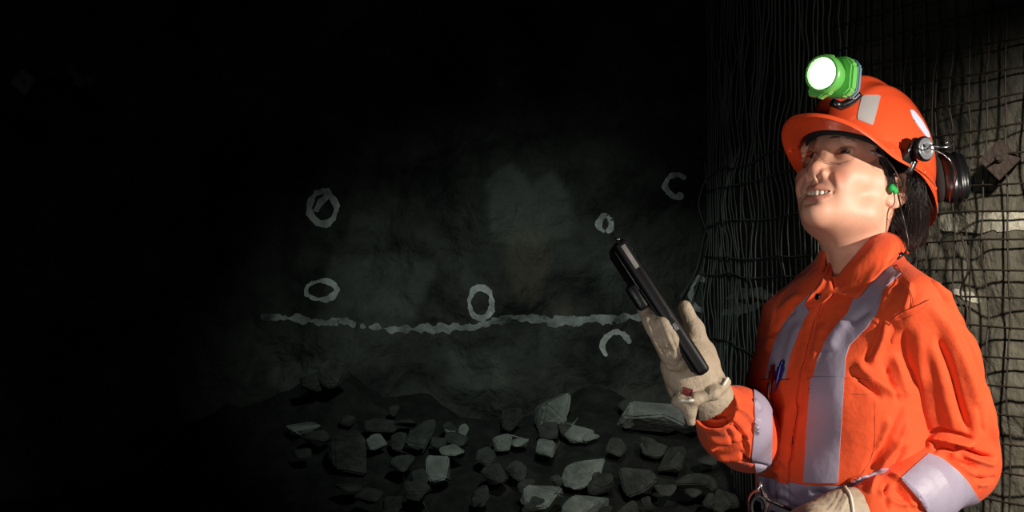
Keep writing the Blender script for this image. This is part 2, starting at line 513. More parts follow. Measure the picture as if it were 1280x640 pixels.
person_base = None
def build_head():
    g = Grid((-.12, -.10, -.22), (.135, .10, .135), .00135)
    # skull
    g.ell((-.008, 0, .035), (.092, .072, .085), k=.01)
    g.ell((.034, 0, .045), (.056, .060, .055), k=.03)
    g.ell((.030, 0, -.015), (.056, .052, .060), k=.03)
    # lower face, jaw
    g.ell((.043, 0, -.050), (.043, .035, .038), k=.03)
    for s in (1, -1):
        g.cap((.008, .056*s, -.01), (.012, .048*s, -.054), .013, .014, k=.03)
        g.cap((.012, .047*s, -.056), (.067, .010*s, -.079), .013, .012, k=.026)
        g.ell((.060, .037*s, -.018), (.020, .018, .014), k=.02)          # cheekbone
        g.ell((.062, .028*s, -.038), (.021, .017, .018), k=.02)          # cheek, raised by the smile
        g.cap((.040, .050*s, -.012), (.004, .062*s, .000), .010, .009, k=.022)
    g.ell((.0735, 0, -.0800), (.013, .015, .0130), k=.016)                   # chin
    g.ell((.028, 0, -.060), (.038, .037, .023), k=.03)                    # under the jaw
    # neck
    n1 = W2H(P(1092, 345, 2.72)); n0 = np.array([-.018, 0, -.045])
    g.cap(n0, n1, .050, .055, k=.035)
    g.cap(np.array([-.016, 0, -.055]), W2H(P(1076, 342, 2.69)), .037, .042, k=.02)
    # sterno muscle and throat
    g.cap((-.022, .058, -.035), W2H(P(1052, 352, 2.655)), .012, .009, k=.016)
    g.cap((-.022, -.058, -.035), W2H(P(1046, 352, 2.68)), .012, .008, k=.016)
    g.cap((-.006, 0, -.066), W2H(P(1050, 352, 2.665)), .010, .012, k=.014)
    # eye sockets and brow
    for s in (1, -1):
        g.ell((.093, .032*s, .010), (.014, .021, .014), k=.016, sub=True)
        g.cap((.083, .012*s, .027), (.074, .045*s, .030), .009, .008, k=.014)
    # nose
    g.cap((.081, 0, .012), (.0945, 0, -.020), .0072, .0095, k=.012)
    g.ell((.0965, 0, -.0240), (.0100, .0102, .0085), k=.008)
    for s in (1, -1):
        g.ell((.0900, .0135*s, -.0285), (.0100, .0068, .0068), rotm(0, 10, 15*s), k=.005)
    g.ell((.0905, 0, -.0300), (.0115, .0130, .0058), k=.004)
    g.cap((.095, 0, -.031), (.087, 0, -.039), .0036, .0032, k=.005)
    for s in (1, -1):
        g.ell((.0935, .0076*s, -.0365), (.0056, .0040, .0062), rotm(0, 0, -20*s), k=.002, sub=True)
    # eyelids over the eyeball, opening
    for s in (1, -1):
        c = np.array([.0690, .0298*s, .0110])
        g.ell(c, (.0140, .0150, .0136), k=.005)
        g.cap(c+[.012, -.014*s, .0045], c+[.0085, .015*s, .005], .0030, .0026, k=.005)
        def slit(X, Y, Z, c=c, s=s):
            y = (Y-c[1])/.0138; t = np.clip(1-y*y, 0, 1)
            mid = c[2]+.0008+.10*(Y-c[1])*s
            hu = .0062*t**.7; hl = .0030*t**.8
            dz = Z-mid
            d = np.maximum(dz-hu, -dz-hl)
            return np.maximum(np.maximum(d, (np.abs(y)-1)*.0138), c[0]+.0035-X)+0*Z
        g.fun(c-[.0, .017, .012], c+[.03, .017, .012], slit, .0012, True)
        g.cap((.0815, .0130*s, .0085), (.080, .0155*s, .0085), .0016, .002, k=.003, sub=False)
        g.cap(c+[.0150, -.011*s, .0088], c+[.0105, .013*s, .0098], .0009, .0009, k=.0035, sub=True)   # lid crease
    # mouth: lips, opening
    up = [(.0750, .0262, -.0535), (.0865, .0175, -.0530), (.0950, .0070, -.0504), (.0958, 0, -.0508), (.0950, -.0070, -.0504), (.0865, -.0175, -.0530), (.0750, -.0262, -.0535)]
    lo = [(.0750, .0262, -.0540), (.0855, .0180, -.0618), (.0925, .0080, -.0672), (.0932, 0, -.0676), (.0925, -.0080, -.0672), (.0855, -.0180, -.0618), (.0750, -.0262, -.0540)]
    up = catmull(up, 15)-[.0035, 0, 0]; lo = catmull(lo, 15)-[.0040, 0, 0]
    for L_ in (up, lo): L_[:, 1] += .0022+.0030*np.clip(L_[:, 1]/.026, 0, 1); L_[:, 2] += .0008*(L_[:, 1]/.026)**2
    t = np.linspace(-1, 1, 15)
    g.chain(up-[.0015, 0, 0], .0010+.0018*(1-t**2), k=.004)
    g.chain(lo-[.002, 0, 0], .0010+.0024*(1-t**2), k=.004)
    def gap(X, Y, Z):
        y = (Y-.0035)/.0225; t = np.clip(1-y*y, 0, 1)
        mid = -.0583+.0045*y*y; h = .0034*t**.6
        return np.maximum(np.maximum(np.abs(Z-mid)-h, (np.abs(y)-1)*.0225), .066-X)
    g.fun((.066, -.027, -.072), (.11, .027, -.045), gap, .0015, True)
    g.ell((.0960, 0, -.0455), (.004, .0022, .006), k=.004, sub=True)      # philtrum
    g.ell((.0915, 0, -.0740), (.0045, .013, .0035), k=.008, sub=True)     # crease under the lip
    # ears
    for s in (1, -1):
        R = rotm(0, -14, -28*s); n = R[1]*s; fx = R[0]; uz = R[2]
        c = np.array([-.013, .0790*s, -.004])
        g.ell(c-n*.003, (.0195, .0070, .0300), R, k=.008)
        g.ell(c+n*.0065+uz*.002, (.0130, .0062, .0220), R, k=.003, sub=True)
        rim = [c+fx*(.0165*math.cos(a))+uz*(.027*math.sin(a))+n*.0022 for a in np.radians([-150, -175, 160, 130, 100, 70, 45, 20])]
        g.chain(rim, [.0022, .0026, .0030, .0032, .0030, .0028, .0024, .0018], k=.003)
        g.chain([c+fx*.004+uz*-.012+n*.003, c-fx*.008-uz*.004+n*.004, c-fx*.007+uz*.012+n*.003], [.0022, .0026, .0016], k=.004)
        g.ell(c+fx*.006-uz*.024+n*.001, (.0085, .0042, .0080), R, k=.005)
        g.cap(c+fx*.0135-uz*.007+n*.001, c+fx*.014+uz*.002, .0036, .003, k=.004)
    V, Q = g.mesh(1)
    for s in (1, -1):
        for line, w, a in (([(.092, .019*s, -.026), (.090, .027*s, -.038), (.084, .0325*s, -.052), (.077, .034*s, -.066)], .0060, -.0019),
                           ([(.092, .026*s, -.024), (.088, .036*s, -.038), (.079, .041*s, -.056)], .0060, .0018),
                           ([(.082, .0270*s, -.0555), (.078, .0310*s, -.0545)], .0026, -.0022),
                           ([(.083, .018*s, .018), (.083, .031*s, .0225), (.074, .046*s, .018)], .0016, -.0011),
                           ([(.085, .016*s, .000), (.082, .030*s, -.004), (.074, .042*s, .000)], .0022, -.0008)):
            V = sculpt3(V, Q, line, w, a)
    x, y, z = V.T
    # colour zones that belong to the skin itself
    dl = np.minimum(*[np.min(np.linalg.norm(V[:, None, :]-L[None], axis=2)-(w*(1-t**2)+.0018)[None], axis=1) if False else
                      pl3(V, L, .0018+w*(1-t**2)) for L, w in ((up, .0026), (lo, .0034))])
    lip = np.clip(.5-dl/.0012, 0, 1)*(x > .072)
    fl = np.exp(-(((x-.09)/.03)**2+((np.abs(y)-.036)/.016)**2+((z+.032)/.016)**2))+np.exp(-(((x-.112)/.012)**2+(y/.014)**2+((z+.03)/.012)**2))
    br = np.exp(-((z-(.0335-.0022*((np.abs(y)-.030)/.012)**2))/.0022)**2)*np.clip((.024-np.abs(np.abs(y)-.031))/.006, 0, 1)*(x > .05)*.5
    W = H2W(V)
    # lower edge hidden in the collar
    o = mk('person', W, Q, M_skin, attrs={'lip': lip, 'flush': fl, 'brow': br}, origin=(HO[0], 2.70, 0.0),
           label='woman in an orange hard hat and orange coverall, looking up and holding a tablet', cat='person')
    return o
def sculpt3(V, Q, line, w, amp):
    N = normals(V, Q); L = catmull(line, 20); m = np.nonzero((V[:, 0] > L[:, 0].min()-.03) & (V[:, 1]*np.sign(L[0, 1]) > 0))[0]
    b = np.full(len(m), 1.); p = V[m]; par = np.zeros(len(m))
    for i in range(19):
        a = L[i]; e = L[i+1]-a; t = np.clip((p-a)@e/(e@e), 0, 1); d = np.linalg.norm(p-a-t[:, None]*e, axis=1)
        k = d < b; b[k] = d[k]; par[k] = ((i+t)/19)[k]
    tp = np.clip(np.minimum(par, 1-par)/.3, 0, 1)
    V = V.copy(); V[m] += N[m]*(amp*np.exp(-(b/w)**2)*(.15+.85*tp*tp*(3-2*tp)))[:, None]; return V
def pl3(V, L, r):
    best = np.full(len(V), 1.)
    m = np.nonzero(V[:, 0] > .06)[0]
    p = V[m]; b = np.full(len(m), 1.)
    for i in range(len(L)-1):
        a = L[i]; e = L[i+1]-a; t = np.clip((p-a)@e/(e@e), 0, 1)
        b = np.minimum(b, np.linalg.norm(p-a-t[:, None]*e, axis=1)-(r[i]+(r[i+1]-r[i])*t))
    best[m] = b; return best
person = build_head()

def hobj(name, vf, m, parent=None, smooth=True, **kw):
    return mk(name, H2W(vf[0]), vf[1], m, person if parent is None else parent, smooth, **kw)

# eyes, looking up and to the camera's left
for s in (1, -1):
    c = np.array([.0690, .0298*s, .0110]); g_ = np.array([1, -.06, .34]); g_ /= np.linalg.norm(g_)
    prof = [(.0118*math.cos(a), max(.0118*math.sin(a), 1e-4)) for a in np.linspace(PI, 0, 25)]
    e = hobj('eye', lathe(c, g_, prof, 32), M_eye)
    prof = [(.0121*math.cos(a)+.0004*(1-a/.56)**.5, max(.0121*math.sin(a), 1e-4)) for a in np.linspace(.56, 0, 10)]
    hobj('iris', lathe(c, g_, [(.0090, .0058)]+prof, 28), M_iris, e, label='dark brown iris')
    # lashes: a thin dark rim along the upper lid with hairs
    yy = np.linspace(-1, 1, 13)
    rim = np.array([[0, q*.0138, .0008+.0014*q*s*s+.0062*(1-q*q)**.7] for q in yy])
    rim[:, 2] += .10*rim[:, 1]*s-.0014*yy
    rim[:, 0] = np.sqrt(np.maximum(.0146**2-(rim[:, 1]*.95)**2-rim[:, 2]**2, 1e-8))
    rim = rim+c
    parts = [tube(rim, .00055, 5, 25)]
    for q in catmull(rim, 22)[1:-1]:
        d = (q-c)/np.linalg.norm(q-c); parts.append(tube([q, q+d*.0022+[0, 0, .0003], q+d*.0036+[0, 0, .0014]], [.00016, .0001, .00004], 3))
    low = rim.copy(); low[:, 2] = c[2]+.0008+.10*(rim[:, 1]-c[1])*s-.0030*(1-yy**2)**.8
    low[:, 0] = c[0]+np.sqrt(np.maximum(.0140**2-((rim[:, 1]-c[1])*.95)**2-(low[:, 2]-c[2])**2, 1e-8))
    parts.append(tube(low, .0003, 5, 25))
    hobj('eyelashes', join(*parts), M_lash)
    parts = []
    for k in range(60):
        q = random.uniform(-1, 1); w = (.0026 if q*s < .2 else .0018)*(1-abs(q)**3)
        yv = (.031+q*.021*(1 if s > 0 else -1)*s)*s; zz = .0315-.0025*((abs(yv)-.028)/.016)**2+random.uniform(-w, w)
        xx = .0895-.42*abs(yv)**1.5*2.2+.001
        dirv = np.array([-.1, s*.9, .25+random.uniform(-.2, .2)]); dirv /= np.linalg.norm(dirv)
        a = np.array([xx, yv, zz]); parts.append((a, dirv))
    brow_strands = parts
    # drape the brow hairs on the skin
    from mathutils.bvhtree import BVHTree
    if s == 1: BV = BVHTree.FromObject(person, bpy.context.evaluated_depsgraph_get()); ORGP = ORG[person.name]
    tb = []
    for a, dv in parts:
        w0 = H2W(a+[.03, 0, 0])-ORGP; hit = BV.ray_cast(Vector(w0), Vector(-HR[:, 0]))
        if hit[0] is None: continue
        w = np.array(hit[0])+ORGP; dw = HR @ dv; nrm = np.array(hit[1])
        tb.append(tube([w-nrm*.0002, w+dw*.003+nrm*.0004, w+dw*.006+nrm*.0002], [.00015, .00012, .00004], 3))
    mk('eyebrow', *join(*tb), M_brow, person, label='thin dark eyebrow')
# teeth: one row following the dental arch, in one piece with notches between the teeth
def teeth():
    g = Grid((.06, -.026, -.068), (.10, .026, -.048), .0006)
    ws = [.0040, .0035, .0037, .0034, .0033]
    for s in (1, -1):
        a = 0
        for i, w in enumerate(ws):
            a += w if i else w; ycen = a; a += w
            yc = ycen*.95
            x = .0868-.0090*(yc/.022)**2
            g.ell((x, yc*s+.0015, -.0565+(.0006 if i == 1 else 0)), (.0030, w*1.06, .0052-.0003*i), rotm(0, 0, -s*math.degrees(math.atan(2*.0135*yc/.022**2))*-1), k=.0014)
    V, Q = g.mesh(1); return V, Q
tv, tq = teeth(); hobj('teeth', (tv, tq), M_teeth)

# ================================================================== hair
def build_hair():
    # mass of hair at the sides, the back of the skull and the nape, hanging to the collar
    g = Grid((-.135, -.095, -.20), (.10, .095, .13), .0022)
    g.ell((-.010, 0, .036), (.094, .0790, .088), k=.01)
    g.ell((.000, 0, .010), (.098, .10, .13), k=.004, sub=True) if False else None
    for s in (1, -1):
        g.ell((-.050, .040*s, -.030), (.034, .032, .055), k=.025)
    g.ell((-.060, 0, -.060), (.032, .046, .06), k=.03)
    e = W2H(P(1138, 262, 2.70)); f = W2H(P(1139, 292, 2.71)); h = W2H(P(1126, 306, 2.70))
    g.chain([(-.055, .030, -.03), e, f, h], [.032, .022, .018, .006], k=.03)
    # face opening: everything in front of the hairline is taken away
    def face(X, Y, Z):
        line = .060-.010*np.clip((Y/.07)**2, 0, 1)-.040*np.clip(-(Z-.016)/.034, 0, 1)
        hl = X-line
        top = .060-Z+.10*np.clip(.03-X, 0, 1)
        return -np.minimum(hl, top+0*X+0*Y)+0*Z
    g.fun((-.14, -.1, -.2), (.11, .1, .14), face, .006, True)
    for s in (1, -1):
        g.ell((-.008, .086*s, -.010), (.026, .024, .034), k=.006, sub=True)
    g.cap((-.004, 0, -.02), W2H(P(1085, 345, 2.72)), .062, .060, k=.01, sub=True)
    V, Q = g.mesh(2)
    N = normals(V, Q)
    st = fbm(V*np.array([14, 90, 14]), 1.2, 3, 5)
    return mk('hair', H2W(V+N*(st*.002)[:, None]), Q, M_hair, person)
hair = build_hair()
# loose strands over the ear, at the temple and down the nape
tb = []
def strand(a, b, c, d, n, sp, r=.00032):
    pts = [np.array(q, float) for q in (a, b, c, d)]
    for _ in range(n):
        o1 = RNG.normal(0, 1, 3); o2 = RNG.normal(0, 1, 3)
        q = [pts[i]+(o1*sp[i]+o2*sp[i]*.4*math.sin(i*1.7)) for i in range(4)]
        tb.append(tube(H2W(catmull(q, 12)), np.linspace(r, r*.35, 12), 3, cap=False))
y0 = .078
strand((.030, .060, .050), (.008, .070, .036), (-.018, .076, .030), (-.045, .072, .000), 190, (.008, .003, .004, .006))
strand((.048, .061, .050), (.038, .0680, .030), (.020, .0755, .010), (.008, .0765, -.010), 520, (.006, .0025, .0025, .003))
e = [W2H(P(*q)) for q in ((1142, 222, 2.655), (1144, 250, 2.655), (1143, 275, 2.66), (1136, 298, 2.67))]
strand(*e, 260, (.006, .007, .008, .010))
e = [W2H(P(*q)) for q in ((1118, 262, 2.665), (1122, 275, 2.66), (1130, 288, 2.66), (1140, 302, 2.66))]
strand(*e, 150, (.006, .006, .007, .009))
e = [W2H(P(*q)) for q in ((1140, 235, 2.67), (1150, 262, 2.68), (1150, 285, 2.69), (1136, 304, 2.69))]
strand(*e, 120, (.006, .007, .006, .008))
e = [W2H(P(*q)) for q in ((1098, 196, 2.645), (1096, 215, 2.64), (1092, 245, 2.64), (1078, 268, 2.64))]
strand(*e, 5, (.002, .002, .002, .003), .00018)
e = [W2H(P(*q)) for q in ((1037, 288, 2.69), (1036, 305, 2.70), (1034, 320, 2.70), (1041, 334, 2.70))]
strand(*e, 6, (.002, .0015, .002, .002), .0003)
mk('hair_strands', *join(*tb), M_hair, hair)

# ================================================================== hard hat, in its own frame (x forward, y to her left, z up along the crown)
TR = frame(46, 28, 7)
TO = P(1084, 209, 2.70)
def T2W(v): return np.asarray(v, float) @ TR.T + TO
def W2T(v): return (np.asarray(v, float)-TO) @ TR
def rim_r(a):
    """outline of the rim seen from above, a = angle from the front"""
    ca, sa = math.cos(a), math.sin(a)
    rx = .119 if ca > 0 else .125; r0 = 1/math.sqrt((ca/rx)**2+(sa/.083)**2)
    bill = .034*max(0, math.cos(a*1.0))**4.5 if abs(a) < PI/2 else 0
    return r0+bill+.006
def rim_z(a):
    """the bill dips at the sides and sweeps up to its tip"""
    return -.012+.014*math.cos(a)-.012*max(0, -math.cos(a))**2-.010*math.exp(-((abs(a)-1.0)/.42)**2)+.006*max(0, math.cos(a))**4
hat = mk('hard_hat', *(lambda: (lambda V, F: (V, F))(*[None]*2))() if False else rbox(T2W((0, 0, .128)), np.eye(3), (.001, .001, .001), 0), M_hat) if False else None
NA = 128
def dome_pt(a, t, inn=0.):
    """t 0 at the base of the dome (inside the rim), 1 at the crown"""
    ca, sa = math.cos(a), math.sin(a)
    rx = .116 if ca > 0 else .116; r0 = 1/math.sqrt((ca/rx)**2+(sa/.083)**2)-inn
    q = t*PI/2; r = r0*math.cos(q)**.88 if t < 1 else 0.; H = .118-inn
    z = .002+H*math.sin(q)**1.05
    x, y = r*ca, r*sa
    # raised crest that runs front to back
    cr = math.exp(-(y/.017)**4)*min(1, max(0, (math.sin(q)-.38)/.25))
    z += .0095*cr if inn == 0 else 0
    # shallow side ribs
    rb = math.exp(-((abs(y)-.040)/.006)**2)*min(1, max(0, (math.sin(q)-.42)/.2)); z += .003*rb if inn == 0 else 0
    # flat lamp seat on the forehead
    if inn == 0: x += .007*math.exp(-(y/.022)**4)*math.exp(-((z-.070)/.024)**4)*(1 if ca > 0 else 0)
    return (x, y, z)
V = []; rows = []
def ring(f):
    i = len(V); V.extend([f(2*PI*k/NA) for k in range(NA)]); rows.append(i)
ang = lambda a: (a+PI) % (2*PI)-PI
nt_ = 26
for i in range(nt_): ring(lambda a, i=i: dome_pt(ang(a), 1-i/nt_*1.0 if i else .9995))
def flare(a, w, dz=0.):
    a = ang(a); d = dome_pt(a, 0); rr = math.hypot(d[0], d[1]); R1 = rim_r(a); z1 = rim_z(a)
    r = rr+(R1-rr)*w; z = d[2]+(z1-d[2])*(w**1.35)
    return (r*math.cos(a), r*math.sin(a), z+dz)
for w_ in (0, .12, .3, .5, .7, .88, .97): ring(lambda a, w_=w_: flare(a, w_))
ring(lambda a: flare(a, 1.0, -.0012)); ring(lambda a: flare(a, 1.0, -.0042)); ring(lambda a: flare(a, .985, -.0062)); ring(lambda a: flare(a, .96, -.0050))
for w_ in (.85, .6, .35, .1): ring(lambda a, w_=w_: flare(a, w_, -.0026))
for i in range(1, 20): ring(lambda a, i=i: dome_pt(ang(a), i/20, .003))
F = [(rows[i]+k, rows[i]+(k+1) % NA, rows[i+1]+(k+1) % NA, rows[i+1]+k) for i in range(len(rows)-1) for k in range(NA)]
F = [f[::-1] for f in F]
F.append(tuple(rows[0]+k for k in range(NA))); F.append(tuple(rows[-1]+k for k in range(NA))[::-1])
HV = T2W(V)
hat = mk('hard_hat', HV, F, M_hat, smooth=50., label="orange hard hat with silver tape, peaked brim and lamp seat on the woman's head", cat='hard hat')
hat_base = None
def tri_base(o):
    me = o.data; v = np.zeros(len(me.vertices)*3, np.float32); me.vertices.foreach_get('co', v); v = v.reshape(-1, 3)+ORG[o.name]
    nn = np.zeros(len(me.vertices)*3, np.float32); me.vertices.foreach_get('normal', nn); nn = nn.reshape(-1, 3)
    me.calc_loop_triangles(); t = np.zeros(len(me.loop_triangles)*3, np.int32); me.loop_triangles.foreach_get('vertices', t)
    return v.astype(float), nn.astype(float), t.reshape(-1, 3)
hb = tri_base(hat)
onshell = lambda v: (lambda q: (q[:, 2] > .012))(W2T(v))
def T(name, vf, m, parent=hat, smooth=True, **kw): return mk(name, T2W(vf[0]), vf[1], m, parent, smooth, **kw)
# silver tape: a band climbing each side of the crest, in hat coordinates
def tape_side(s):
    rows_ = []
    for x in np.linspace(.040, .062, 6):
        rows_.append([])
    pts = []
    for u in np.linspace(0, 1, 6):
        line = []
        for t in np.linspace(.30, .80, 14):
            a = (.62-.26*u+.10*t)*s if False else s*(.98-.30*u-.05*t)
            p = np.array(dome_pt(a, t)); n = p-np.array([0, 0, .02]); n /= np.linalg.norm(n); line.append(p+n*.0006)
        pts.append(line)
    return loft(pts, 8, 24, .0006*(-s))
T('reflective_tape', tape_side(-1), M_silver, label='silver reflective tape')
patch('reflective_tape', hb, [(1078, 119), (1101, 119), (1097, 135), (1091, 157), (1071, 149), (1074, 134)], M_silver, hat, off=.0008, label='silver reflective tape')
# pale badge low on the back of the shell
patch('badge', hb, [(1137, 137), (1142, 138), (1152, 150), (1161, 166), (1163, 174), (1157, 170), (1148, 158), (1140, 146)], mat('badge_white', srgb(205, 212, 235), rough=.4), hat, off=.0008, label='pale blue white badge')
# suspension: headband, sweatband and crown straps
def band(z0, z1, rx, ry, cx, th=.003, a0=-PI, a1=PI, n=64):
    r = []
    for z in (z0, z1):
        r.append([(cx+rx*math.cos(a), ry*math.sin(a), z+.010*math.cos(a)) for a in np.linspace(a0, a1, n)])
    return loft(r, 3, n, th)
T('headband', band(-.010, .024, .105, .074, .002), M_blackm, label='black inner headband')
T('sweatband', band(-.007, .026, .1025, .0715, .002, -.003, -1.3, 1.3, 40), M_foam, label='dark padded sweatband')
for k, a in enumerate((.5, 1.57, 2.64)):
    c_, s_ = math.cos(a), math.sin(a)
    T('crown_strap', loft([[(r*c_-w*s_, r*s_+w*c_, .014+.078*math.sqrt(max(0, 1-(r/.090)**2))) for r in np.linspace(-.074, .074, 20)] for w in (-.009, .009)], 2, 24, .0015), M_blackm)
T('ratchet', join(rbox((-.108, 0, -.030), np.eye(3), (.016, .060, .026), .005), lathe((-.118, 0, -.030), (-1, 0, 0), [(0, .016), (.008, .016), (.010, .014)], 24)), M_black, label='black ratchet knob')
# small clips along the rim inside
for a in (.55, .95, 1.25, 1.75, 2.2, -.7):
    p = np.array(flare(a, .72, -.003)); rr = np.array([math.cos(a), math.sin(a), 0]); tt = np.array([-math.sin(a), math.cos(a), 0])
    T('rim_clip', rbox(p, np.array([rr, tt, [0, 0, 1]]), (.006, .009, .005), .0012), M_hat)
# ear muffs folded up on the back: slot bracket, dial, wires, cup
def muff(s):
    dc = W2T(P(1156, 186, 2.615)) if s > 0 else W2T(P(1156, 186, 2.615))*[1, -1, 1]
    n = np.array([-.32, .93*s, .12]); n /= np.linalg.norm(n)
    if s > 0: 
        n = W2T(P(1156, 186, 2.615)+np.array([.55, -.83, .05]))-dc; n /= np.linalg.norm(n)
        cc = W2T(P(1176, 223, 2.752)); ax = W2T(P(1176, 223, 2.752)+np.array([.95, -.05, .08]))-cc
    else:
        n = (W2T(P(1156, 186, 2.615)+np.array([.55, -.83, .05]))-dc*[1, -1, 1])*[1, -1, 1]; n /= np.linalg.norm(n)
        cc = W2T(P(1176, 222, 2.63)); ax = (W2T(P(1176, 222, 2.63)+np.array([.93, .02, .10]))-cc)*[1, -1, 1]; cc = cc*[1, -1, 1]
    ax /= np.linalg.norm(ax)
    up = np.array([-.35, 0, 1.]); up -= ax*up.dot(ax); up /= np.linalg.norm(up)
    cup = T('ear_muff', lathe(cc, ax, [(.000, .030), (.002, .036), (.010, .0375), (.014, .0385), (.016, .0365), (.020, .0365), (.023, .0385), (.026, .0365), (.030, .0335), (.032, .0345), (.0345, .032), (.038, .022), (.040, .010)], 44, up, .80, 1.06), M_black, label='black ribbed ear muff cup')
    T('cushion', lathe(cc-ax*.010, ax, [(-.003, .018), (-.004, .026), (-.002, .034), (.004, .036), (.010, .034), (.011, .022)], 40, up, .80, 1.06), M_foam, cup)
    T('dial', lathe(dc-n*.010, n, [(0, .013), (.004, .0165), (.008, .0175), (.010, .0175), (.012, .0155)], 36, up), M_black, cup)
    T('dial_face', lathe(dc+n*.002, n, [(0, .0150), (.0012, .0152), (.0016, .0125), (.0008, .0115), (.0008, .0045), (.0026, .0040), (.0028, .0020), (.0016, .0015)], 36, up), M_dial, cup, label='grey round dial')
    a1 = dc-n*.010
    dn = W2T(P(1147, 205, 2.615))*[1, s, 1]-dc; dn /= np.linalg.norm(dn)
    sd = np.cross(n, dn)
    T('bracket', join(rbox(a1+dn*.010-sd*.014, np.array([sd, dn, n]), (.016, .030, .006), .0015),
                      rbox(a1+dn*.026, np.array([sd, dn, n]), (.012, .022, .005), .0015),
                      rbox(a1-sd*.012-dn*.004, np.array([sd, dn, n]), (.012, .014, .010), .002)), M_black, cup)
    T('bracket_clip', join(prism([(-.003, -.010), (.003, -.010), (.006, .008), (-.001, .011)], a1+dn*.006-sd*.019+n*.004, np.array([sd, dn, n]), .002, .0004),
                           rbox(a1+dn*.026+n*.003, np.array([sd, dn, n]), (.004, .016, .002), .0006)), M_steel, cup, label='steel clip')
    def wp(px, py, Y):
        q = W2T(P(px, py, Y)); return q*[1, s, 1]
    T('wire_arm', join(tube([wp(1162, 181, 2.590), wp(1176, 184, 2.585), wp(1186, 183, 2.588), wp(1192, 177, 2.60)], .0011, 8, 20),
                       tube([wp(1163, 186, 2.590), wp(1178, 192, 2.585), wp(1190, 204, 2.588), wp(1195, 218, 2.62), wp(1193, 232, 2.66), wp(1189, 240, 2.69), wp(1187, 254, 2.71)], .0011, 8, 40),
                       tube([wp(1183, 180, 2.587), wp(1184, 177, 2.587)], .0018, 8)), M_steel, cup, label='thin steel wire arm')
    return cup
muff(1)

# lamp bracket on the front of the hat
fr = W2T(P(1047, 120, 2.60))
bx = lambda px, py, Y: W2T(P(px, py, Y))
brk = T('lamp_bracket', join(
    tube([bx(1050, 133, 2.605), bx(1062, 128, 2.607), bx(1074, 118, 2.61)], .008, 10, 12, flat=.7),
    tube([bx(1040, 128, 2.598), bx(1052, 133, 2.602)], .006, 8)), M_black, label='dark lamp bracket')
T('bracket_hook', tube([bx(1059, 116, 2.585), bx(1064, 119, 2.583), bx(1067, 125, 2.585)], .0014, 8, 10), M_steel, brk, label='bright steel hook')

# ================================================================== cap lamp
LA = np.array([-.62, -.74, .10]); LA /= np.linalg.norm(LA)           # where the lens points
LU = np.array([0.06, 0, 1.]); LU -= LA*LU.dot(LA); LU /= np.linalg.norm(LU); LS = np.cross(LU, LA)*1.0
LC = P(1028, 92, 2.545)
lamp = mk('cap_lamp', *lathe(LC, LA, [(-.022, .018), (-.021, .0225), (-.012, .0255), (-.004, .0268), (.001, .0262), (.003, .0240), (.0025, .0215), (-.002, .0200), (-.003, .0180)], 56, LU), M_green, smooth=45.,
          label='lit cap lamp with a bright green housing on the front of the hard hat', cat='headlamp')
c2 = P(1049, 93, 2.575)
BX = np.array([LS, LU, LA])
tang = np.array([-LS if (-LS)[0] > 0 else LS, LU, LA])
def octo(w, h, c): return [(-w, -h+c), (-w+c, -h), (w-c, -h), (w, -h+c), (w, h-c), (w-c, h), (-w+c, h), (-w, h-c)]
mk('housing', *prism(octo(.026, .027, .010), LC-LA*.030+tang[0]*.006, tang, .016, .003), M_green, lamp, smooth=40.)
mk('rear_cover', *prism(octo(.0265, .0265, .010), LC-LA*.043+tang[0]*.006, tang, .008, .002), mat('lamp_rear_grey', srgb(120, 150, 165), rough=.3, coat=.4), lamp, smooth=40., label='grey rear cover')
mk('chin', *prism([(-.020, -.010), (-.022, -.026), (-.018, -.031), (-.010, -.028), (-.004, -.034), (.002, -.029), (.012, -.026), (.014, -.012)], LC-LA*.008+tang[0]*.0, tang, .012, .002), M_green, lamp, smooth=40.)
mk('lens', *lathe(LC, LA, [(-.003, .0190), (.0005, .0190), (.0012, .017), (.0014, .001)], 48, LU), M_lamp, lamp, label='glowing white lens')
tb = []
for k in range(7):
    a = 2*PI*k/6; r = 0 if k == 6 else .011
    tb.append(lathe(LC+LA*.0012+tang[0]*r*math.cos(a)+LU*r*math.sin(a), LA, [(0, .0034), (.0008, .0034), (.0012, .002)], 14, LU))
mk('bulb', *join(*tb), M_lampedge, lamp, label='cluster of small bright bulbs')
mk('switch', *lathe(LC-LA*.014+LU*.0255, LU, [(-.004, .007), (.001, .007), (.002, .005)], 18, LA), M_green, lamp)
# cord from the lamp over the crown to the back of the hat
tb = [bx(1064, 108, 2.60)]+[np.array(dome_pt(a, t))*1.03 for a, t in ((-.2, .62), (-.5, .85), (-2.4, .88), (-2.9, .6), (3.1, .25))]
mk('cord', *tube(T2W(tb), .0022, 8, 60), M_black, lamp, label='black lamp cord')

# ================================================================== safety glasses
def lens_surf():
    rows_ = []
    n = 15
    for j, zz in enumerate((.0245, .016, .004, -.008, -.0165)):
        line = []
        for y in np.linspace(-.066, .066, n):
            r = abs(y)/.066
            x = .103-.052*r**2.2-.010*r
            zt = zz*(1-.32*r**3)+.003*r
            if j == 4: zt = -.0175*(1-.5*r**3)+.012*math.exp(-(y/.008)**2)-.0000
            if j == 3: zt = -.008*(1-.4*r**3)+.007*math.exp(-(y/.008)**2)
            x += .006*math.exp(-(y/.009)**2)*(1 if j < 4 else 1.2)
            if j == 4: x -= .003
            line.append((x, y, zt+.006))
        rows_.append(line)
    return rows_
LRW = lens_surf()
gl = mk('safety_glasses', H2W(loft(LRW, 14, 49)[0]), loft(LRW, 14, 49)[1], M_lens, smooth=True, label="clear wraparound safety glasses over the woman's eyes", cat='safety glasses')
M_rim = clear_mat('clear_rim', (.74, .70, .67), .95)
top = catmull(LRW[0], 50); bot = catmull(LRW[-1], 60)
